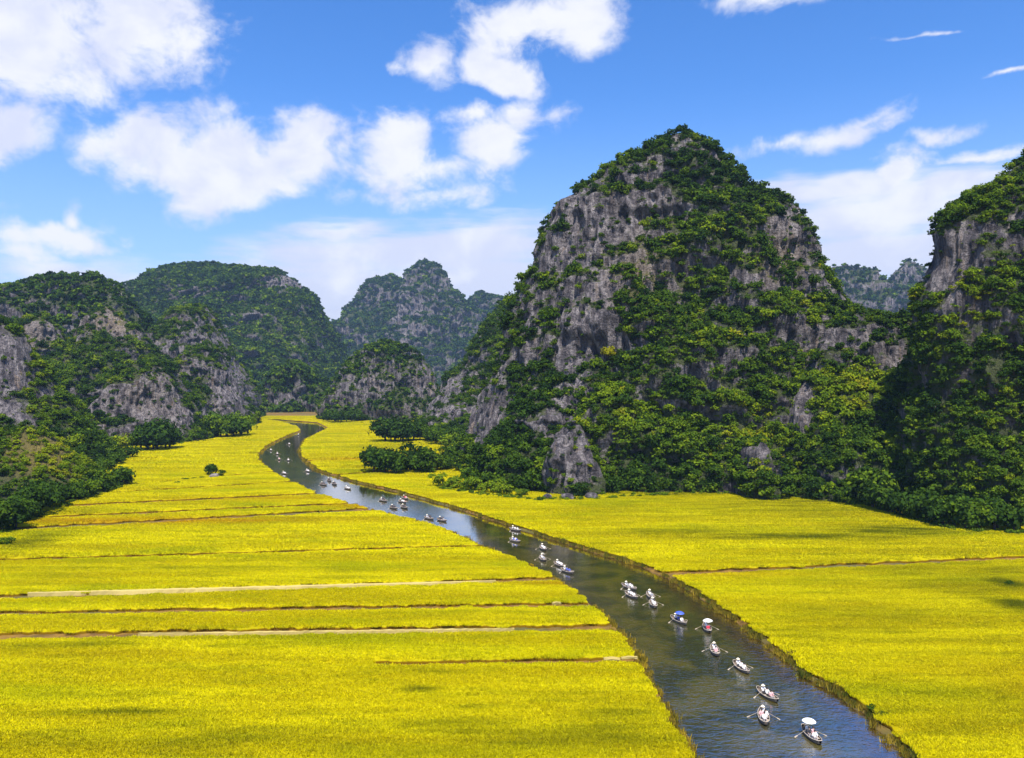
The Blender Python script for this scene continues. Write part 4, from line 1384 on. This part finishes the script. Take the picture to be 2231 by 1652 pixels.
# ------------------------------------------------------------------ people
def body_mesh(name, arms):
    """seated figure facing +X, hips at the origin; one skinned surface, with fingers rooted in the palms"""
    vs, es, rs = [], [], []

    def v(p, r, par=None):
        vs.append(p)
        rs.append(r)
        if par is not None:
            es.append((par, len(vs) - 1))
        return len(vs) - 1
    pel = v((0, 0, .08), (.15, .13))
    waist = v((-.01, 0, .26), (.13, .11), pel)
    chest = v((0, 0, .44), (.165, .12), waist)
    neck = v((.01, 0, .58), (.055, .055), chest)
    h1 = v((.02, 0, .69), (.088, .092), neck)
    v((.025, 0, .80), (.082, .088), h1)
    for s in (-1, 1):
        hip = v((.06, s * .09, .07), (.09, .09), pel)
        kn = v((.43, s * .12, .12), (.062, .062), hip)
        an = v((.50, s * .12, -.26), (.042, .042), kn)
        v((.62, s * .12, -.31), (.036, .030), an)
        sh = v((0, s * .19, .50), (.06, .06), chest)
        el = v(arms[0](s), (.042, .042), sh)
        wr = v(arms[1](s), (.030, .030), el)
        e_, w_ = Vector(arms[0](s)), Vector(arms[1](s))
        v(tuple(w_ + (w_ - e_).normalized() * .07), (.034, .022), wr)
    me = bpy.data.meshes.new(name)
    me.from_pydata(vs, es, [])
    ob = bpy.data.objects.new(name + '_build', me)
    COL.objects.link(ob)
    ob.modifiers.new('skin', 'SKIN')
    sk = me.skin_vertices[0].data
    for i, r in enumerate(rs):
        sk[i].radius = r
        sk[i].use_root = (i == 0)
    ss = ob.modifiers.new('sub', 'SUBSURF')
    ss.levels = ss.render_levels = 1
    dg = bpy.context.evaluated_depsgraph_get()
    dg.update()
    out = bpy.data.meshes.new_from_object(ob.evaluated_get(dg))
    bpy.data.objects.remove(ob)
    mb = MB()
    V = [tuple(q.co) for q in out.vertices]
    for p in out.polygons:
        c = p.center
        # cloth: shirt to the wrists' half, trousers below the hips
        if c.z > .585 or (Vector((c.x, c.y)).length > .26 and c.z > .16 and abs(c.y) > .16 and (c - Vector(arms[1](1 if c.y > 0 else -1))).length < .15):
            m_ = 0
        elif c.z < .15 or (c.x > .2 and c.z < .2 and abs(c.y) < .22):
            m_ = 2 if c.z > -.2 else 0
        else:
            m_ = 1
        mb.f.append(tuple(p.vertices))
        mb.mi.append(m_)
    mb.v = V
    for s in (-1, 1):
        w_, e_ = Vector(arms[1](s)), Vector(arms[0](s))
        d = (w_ - e_).normalized()
        palm = w_ + d * .07
        side = d.cross(Vector((0, 0, 1))).normalized()
        for k, L in enumerate((.060, .072, .076, .068)):
            b0 = palm + side * (k - 1.5) * .018
            mb.tube([b0 - d * .02, b0 + d * L * .55, b0 + d * L * .85 - Vector((0, 0, L * .5))], [.009, .0085, .007], 5, 0)
        tb = palm - d * .05 - side * .03 * s
        mb.tube([tb, tb - side * .03 * s + d * .03, tb - side * .035 * s + d * .06], [.011, .010, .008], 5, 0)
    # nose, ears
    mb.tube([(.10, 0, .745), (.128, 0, .715)], [.012, .018], 5, 0)
    for s in (-1, 1):
        mb.box((.02, s * .094, .73), (.035, .014, .05), 0)
    return mb.mesh(name, True)


REST = (lambda s: (.10, s * .25, .28), lambda s: (.32, s * .15, .22))
ROW = (lambda s: (.20, s * .26, .36), lambda s: (.42, s * .30, .40))
HOLD = (lambda s: (.13, s * .24, .30), lambda s: (.26, s * .04, .44) if s > 0 else (.32, s * .15, .22))
BODIES = dict(rest=body_mesh('seated_body', REST), row=body_mesh('rowing_body', ROW), hold=body_mesh('umbrella_body', HOLD))


def lathe(mb, prof, n=14, c=(0, 0, 0), mi=0, sx=1.0):
    vs = []
    for r, z in prof:
        for k in range(n):
            a = 2 * math.pi * k / n
            vs.append((c[0] + r * math.cos(a) * sx, c[1] + r * math.sin(a), c[2] + z))
    fs = [(i * n + k, i * n + (k + 1) % n, (i + 1) * n + (k + 1) % n, (i + 1) * n + k) for i in range(len(prof) - 1) for k in range(n)]
    mb.add(vs, fs, mi)


_mb = MB()
lathe(_mb, [(.25, .76), (.245, .765), (.13, .86), (.02, .95), (.004, .955)], 16, (.02, 0, 0))
lathe(_mb, [(.24, .757), (.12, .845), (.015, .935)], 16, (.02, 0, 0))
HAT = _mb.mesh('conical_hat', True)
HAT.materials.append(M['hat'])
_mb = MB()
lathe(_mb, [(.108, .70), (.112, .75), (.108, .82), (.08, .885), (.03, .912), (.003, .915)], 12, (.0, 0, 0))
HAIR = _mb.mesh('hair', True)
HAIR.materials.append(M['hair'])


def person(label, loc, rz, pose, shirt, trousers, hat, group):
    o = bpy.data.objects.new('person', BODIES[pose])
    if not BODIES[pose].materials:
        for k in ('skin', 'white', 'dark'):
            BODIES[pose].materials.append(M[k])
    COL.objects.link(o)
    for i, k in enumerate(('skin', shirt, trousers)):
        o.material_slots[i].link = 'OBJECT'
        o.material_slots[i].material = M[k]
    o.location = loc
    o.rotation_euler = (0, 0, rz)
    o.scale = (1.3, 1.3, 1.3)
    tag(o, label, 'person', group)
    c = bpy.data.objects.new('conical_hat' if hat else 'hair', HAT if hat else HAIR)
    COL.objects.link(c)
    c.parent = o
    return o


def umbrella_mesh(col):
    mb = MB()
    n = 8
    vs = [(0, 0, .30)]
    for r, z in ((.28, .25), (.52, .13), (.66, 0)):
        for k in range(n * 2):
            a = math.pi * k / n
            sag = 0 if k % 2 == 0 else -.03 * r
            vs.append((math.cos(a) * (r + sag), math.sin(a) * (r + sag), z + (0 if k % 2 == 0 else .025 * r)))
    m_ = n * 2
    fs = [(0, 1 + k, 1 + (k + 1) % m_) for k in range(m_)]
    for q in range(2):
        fs += [(1 + q * m_ + k, 1 + (q + 1) * m_ + k, 1 + (q + 1) * m_ + (k + 1) % m_, 1 + q * m_ + (k + 1) % m_) for k in range(m_)]
    mb.add(vs, fs)
    me = mb.mesh('canopy')
    me.materials.append(M[col])
    return me


UMB = {k: umbrella_mesh(k) for k in ('white', 'blue')}
_mb = MB()
_mb.tube([(0, 0, -.72), (0, 0, .36)], .012, 6)
UMB_POLE = _mb.mesh('shaft')
UMB_POLE.materials.append(M['metal'])


# ------------------------------------------------------------------ sampans
def boat_parts():
    L, W = 4.7, 1.28
    n = 15
    st = []
    for i in range(n):
        u = -1 + 2 * i / (n - 1)
        hw = W / 2 * (1 - abs(u) ** 2.6 * .72)
        sheer = .34 + .20 * abs(u) ** 2.4
        keel = -.12 + .30 * abs(u) ** 3
        st.append((u * L / 2, hw, sheer, keel))
    prof = [(-1, 1), (-.93, .45), (-.72, .02), (0, -.03), (.72, .02), (.93, .45), (1, 1)]
    hull, inn = MB(), MB()

    def shell(mb, off, flip):
        vs = []
        for (x, hw, sh, ke) in st:
            for (a, b) in prof:
                vs.append((x, a * max(hw - off, .02), ke + (sh - ke) * max(b, 0) + off * (1 - max(b, 0))))
        m_ = len(prof)
        fs = []
        for i in range(n - 1):
            for k in range(m_ - 1):
                f = (i * m_ + k, i * m_ + k + 1, (i + 1) * m_ + k + 1, (i + 1) * m_ + k)
                fs.append(f if not flip else f[::-1])
        fs.append(tuple(range(m_)) if flip else tuple(range(m_ - 1, -1, -1)))
        e = tuple(range((n - 1) * m_, n * m_))
        fs.append(e[::-1] if flip else e)
        mb.add(vs, fs)
    shell(hull, 0, False)
    shell(inn, .045, True)
    gun = MB()
    for s in (-1, 1):
        gun.tube([(x, s * hw, sh + .01) for (x, hw, sh, ke) in st], .038, 5)
    for e in (0, -1):
        x, hw, sh, ke = st[e]
        gun.tube([(x, -hw, sh + .01), (x, hw, sh + .01)], .038, 5)
    seats = []
    for x in (-1.05, 0.0, .95):
        sb = MB()
        sb.box((x, 0, .24), (.26, 1.16 if x == 0 else 1.05, .035))
        seats.append(sb.mesh('seat'))
    oars = []
    for s in (-1, 1):
        ob = MB()
        a, b = Vector((-.62, s * .30, .64)), Vector((-.15, s * 1.95, -.03))
        ob.tube([a, a.lerp(b, .5), a.lerp(b, .78)], [.014, .018, .016], 6)
        d = (b - a).normalized()
        sd = d.cross(Vector((0, 0, 1))).normalized()
        up = sd.cross(d)
        p0, p1 = a.lerp(b, .74), b
        vs = []
        for p, w in ((p0, .04), (p0.lerp(p1, .35), .10), (p1, .11)):
            for q in (1, -1):
                for h in (.012, -.012):
                    vs.append(p + sd * w * q + up * h)
        fs = []
        for i in (0, 4):
            fs += [(i, i + 2, i + 6, i + 4), (i + 1, i + 5, i + 7, i + 3), (i, i + 4, i + 5, i + 1), (i + 2, i + 3, i + 7, i + 6)]
        fs += [(8, 10, 11, 9)]
        ob.add(vs, fs)
        oars.append(ob.mesh('oar'))
    return hull.mesh('hull', True), inn.mesh('lining', True), gun.mesh('gunwale', True), seats, oars


HULL, LINING, GUN, SEATS, OARS = boat_parts()
HULL.materials.append(M['hull'])
for q in [GUN] + SEATS:
    q.materials.append(M['wood'])
LINING.materials.append(M['inside'])
for q in OARS:
    q.materials.append(M['oar'])


def river_heading(Y):
    d = 6.0
    x0, x1 = (LB(Y - d) + RB(Y - d)) / 2, (LB(Y + d) + RB(Y + d)) / 2
    return math.atan2(-2 * d, float(x0 - x1))   # towards the camera


BOAT_PROTO = None


def boat(px, py, phrase, label, crew, turn=0, umbrella=None, oars=True, away=False):
    """crew: list of (role, shirt, trousers, hat, seat)"""
    global BOAT_PROTO
    X, Y = gpt(px, py)
    rz = river_heading(Y) + turn + (math.pi if away else 0)
    grp = 'rowing boats on the river'
    if BOAT_PROTO is None:
        e = empty('rowing_boat', (X, Y, .02), rz)
        link('hull', HULL, None, e)
        link('lining', LINING, None, e)
        link('gunwale', GUN, None, e)
        for s in SEATS:
            link('seat', s, None, e)
        for s in OARS:
            link('oar', s, None, e)
        BOAT_PROTO = e
    else:
        e = BOAT_PROTO.copy()
        COL.objects.link(e)
        e.location = (X, Y, .02)
        e.rotation_euler = (0, 0, rz)
        for ch in list(BOAT_PROTO.children):
            c = ch.copy()
            COL.objects.link(c)
            c.parent = e
    e.scale = (1.12, 1.2, 1.25)
    tag(e, label, 'boat', grp)
    mat = Matrix.Translation((X, Y, .02)) @ Matrix.Rotation(rz, 4, 'Z') @ Matrix.Diagonal((1.12, 1.2, 1.25, 1))
    SX = {'stern': -1.05, 'mid': -.05, 'midl': -.05, 'midr': -.05, 'bow': .9}
    SY = {'midl': .24, 'midr': -.24}
    for (role, shirt, trousers, hat, seat) in crew:
        loc = mat @ Vector((SX[seat], SY.get(seat, 0), .27))
        pose = 'row' if role == 'rower' else 'rest'
        hold = umbrella is not None and seat == umbrella[1]
        if hold:
            pose = 'hold'
        what = '%s%s in %s' % ('hatted ' if hat else '', role, CLOTH_WORD[shirt] + ' shirt')
        person('%s, %s' % (what, phrase), loc, rz + random.uniform(-.15, .15), pose, shirt, trousers, hat, 'people in the rowing boats')
        if hold:
            u = empty('umbrella', loc + Vector((math.cos(rz) * .35 - math.sin(rz) * .05, math.sin(rz) * .35 + math.cos(rz) * .05, 1.5)))
            u.rotation_euler = (random.uniform(-.08, .08), random.uniform(-.1, .1), 0)
            u.scale = (1.45, 1.45, 1.3)
            link('canopy', UMB[umbrella[0]], None, u)
            link('shaft', UMB_POLE, None, u)
            tag(u, 'open %s umbrella held %s' % (umbrella[0], phrase), 'umbrella', 'umbrellas held in the boats')


W_, P_, D_, B_, G_, RD = 'white', 'pink', 'dark', 'blue', 'grey', 'red'
ST = ('rower', W_, D_, True, 'stern')


def crew(a, b, c=None, hat=True, row=W_):
    out = [('rower', row, D_, hat, 'stern')]
    out.append(('middle passenger', a, D_, False, 'mid'))
    out.append(('front passenger', b, G_, False, 'bow'))
    if c:
        out[1] = ('middle passenger', a, D_, False, 'midl')
        out.append(('second passenger', c, G_, False, 'midr'))
    return out


BOATS = [
    (1767, 1606, 'in the boat lowest in the photo', 'rowing boat with a white umbrella and oars out, lowest in the photo', crew(P_, W_, D_), .1, ('white', 'stern'), True),
    (1663, 1566, 'in the crowded boat left of the white umbrella boat', 'crowded dark rowing boat with oars out, left of the white umbrella boat', crew(W_, W_, P_), -.25, None, True),
    (1671, 1518, 'in the boat just above the crowded one', 'dark rowing boat with shipped oars just above the crowded one', crew(W_, P_), .15, None, False),
    (1614, 1458, 'in the boat where the brown water meets blue', 'rowing boat at the border of brown and blue water', crew(W_, W_), .1, None, False),
    (1557, 1421, 'in the boat below the red shirt boat', 'rowing boat with oars spread wide below the red shirt boat', crew(W_, P_), -.2, None, True),
    (1540, 1372, 'in the boat under the wide pale umbrella', 'rowing boat carrying a red shirt and wide pale umbrella', crew(W_, RD), -.2, ('white', 'mid'), True),
    (1478, 1355, 'in the lone blue boat in midstream', 'lone rowing boat with a blue umbrella in midstream', crew(B_, W_), .2, ('blue', 'mid'), False),
    (1423, 1319, 'in the lower boat of the right pair', 'lower boat of the pair at the right of the four', crew(W_, W_), -.2, None, True),
    (1417, 1301, 'in the upper boat of the right pair', 'upper boat of the pair at the right of the four', crew(W_, G_), -.2, None, True),
    (1375, 1300, 'in the lower boat of the left pair', 'lower pale boat of the pair at the left of the four', crew(W_, W_), .1, None, False),
    (1370, 1282, 'in the upper boat of the left pair', 'upper boat of the pair at the left of the four', crew(W_, W_, G_), .2, None, False),
    (1235, 1247, 'in the blue boat by the left bank', 'rowing boat with blue clothes aboard close to the left bank', crew(B_, B_), .1, None, False),
    (1218, 1233, 'in the white boat touching the blue one', 'rowing boat with white clothes touching the blue one by the left bank', crew(W_, W_), .0, None, True),
    (1182, 1220, 'in the pale boat under the left bank bend', 'pale rowing boat below another one near the left bank', crew(W_, G_), -.3, None, False),
    (1183, 1197, 'in the bright boat with a dark hull in midstream', 'bright rowing boat with a black hull line above the pale one', crew(W_, W_), -.3, None, True),
    (1121, 1180, 'in the boat under the large blue umbrella', 'rowing boat under a large blue umbrella where the river narrows', crew(W_, B_, B_), .1, ('blue', 'mid'), False),
    (1122, 1156, 'in the boat against the right bank', 'small pale boat against the right bank above the blue umbrella', crew(W_, W_), .2, None, False),
    (962, 1135, 'in the right boat of the first backlit pair', 'right boat of the dark pair on the bright water', crew(D_, G_, D_, row=D_), .1, None, False),  # from here to the trio, dark shirts put the backlit shade into the colour
    (934, 1131, 'in the left boat of the first backlit pair', 'left boat of the dark pair on the bright water', crew(D_, D_, G_, row=W_), .1, None, False),
    (880, 1107, 'in the lower right boat of the backlit group', 'small dark boat at the lower right of the bright water group', crew(D_, D_, row=D_), .0, None, False),
    (857, 1108, 'in the lower left boat of the backlit group', 'dark boat at the lower left of the bright water group', crew(D_, D_, row=D_), .1, None, False),
    (876, 1095, 'in the middle boat of the backlit group', 'boat with a white shirt in the middle of the bright water group', crew(W_, W_, row=D_), .1, None, False),
    (834, 1092, 'in the leftmost boat of the backlit group', 'dark boat leftmost in the bright water group', crew(D_, D_, D_, row=W_), .1, None, False),
    (882, 1087, 'in the boat at the right bank of the bright water', 'reddish boat moored at the right bank of the bright water', crew(RD, P_, row=D_), .0, None, False),
    (757, 1066, 'in the boat just below the trio', 'dark boat with white shirts downstream of the trio', crew(W_, W_, row=W_), .1, None, False),
    (728, 1056, 'in the right boat of the backlit trio', 'right boat of the small dark trio', crew(D_, D_, row=D_), .0, None, False),
    (717, 1048, 'in the upper boat of the backlit trio', 'upper boat of the small dark trio', crew(D_, D_, row=D_), .0, None, False),
    (704, 1057, 'in the left boat of the backlit trio', 'left boat of the small dark trio', crew(D_, D_, D_, row=D_), .2, None, False),
    (670, 1028, 'in the boat at the right bank of the bend', 'pale boat by the right bank at the river bend', crew(W_, W_), .1, None, False),
    (619, 1033, 'in the boat at the left bank of the bend', 'pale boat by the left bank at the river bend', crew(W_, W_), .2, None, False),
    (628, 1004, 'in the right boat of the dark bend pair', 'right boat of the pair in the dark bend', crew(W_, W_), .0, None, True),
    (608, 1002, 'in the left boat of the dark bend pair', 'left boat of the pair in the dark bend', crew(W_, P_), .0, None, True),
    (604, 990, 'in the boat above the dark bend pair', 'boat with a pink shirt above the pair in the dark bend', crew(P_, W_), .1, None, False),
    (590, 982, 'in the second boat above the dark bend pair', 'grey boat close to the outer bank of the dark bend', crew(G_, W_), .1, None, False),
    (630, 969, 'in the lone boat high in the dark bend', 'lone boat high in the dark bend', crew(W_, W_), .2, None, True),
    (650, 948, 'in the farthest boat on the river', 'farthest boat on the river', crew(W_, W_), .1, None, False),
]
for b in BOATS:
    boat(b[0], b[1], b[2], b[3], b[4], b[5], b[6], b[7])

# ------------------------------------------------------------------ haze
HAZE = True
if HAZE:
    mb = MB()
    mb.box((0, 2600, 259), (9000, 6000, 524))
    me = mb.mesh('haze')
    m, t, out = material('haze')
    pv = t.n('ShaderNodeVolumePrincipled')
    pv.inputs['Color'].default_value = (0.45, 0.68, 1.0, 1)
    pv.inputs['Density'].default_value = 0.00006
    pv.inputs['Anisotropy'].default_value = 0.2
    t.nt.links.new(pv.outputs[0], out.inputs['Volume'])
    o = link('haze', me, m)
    tag(o, 'thin blue haze over the valley', 'haze', None, 'stuff')
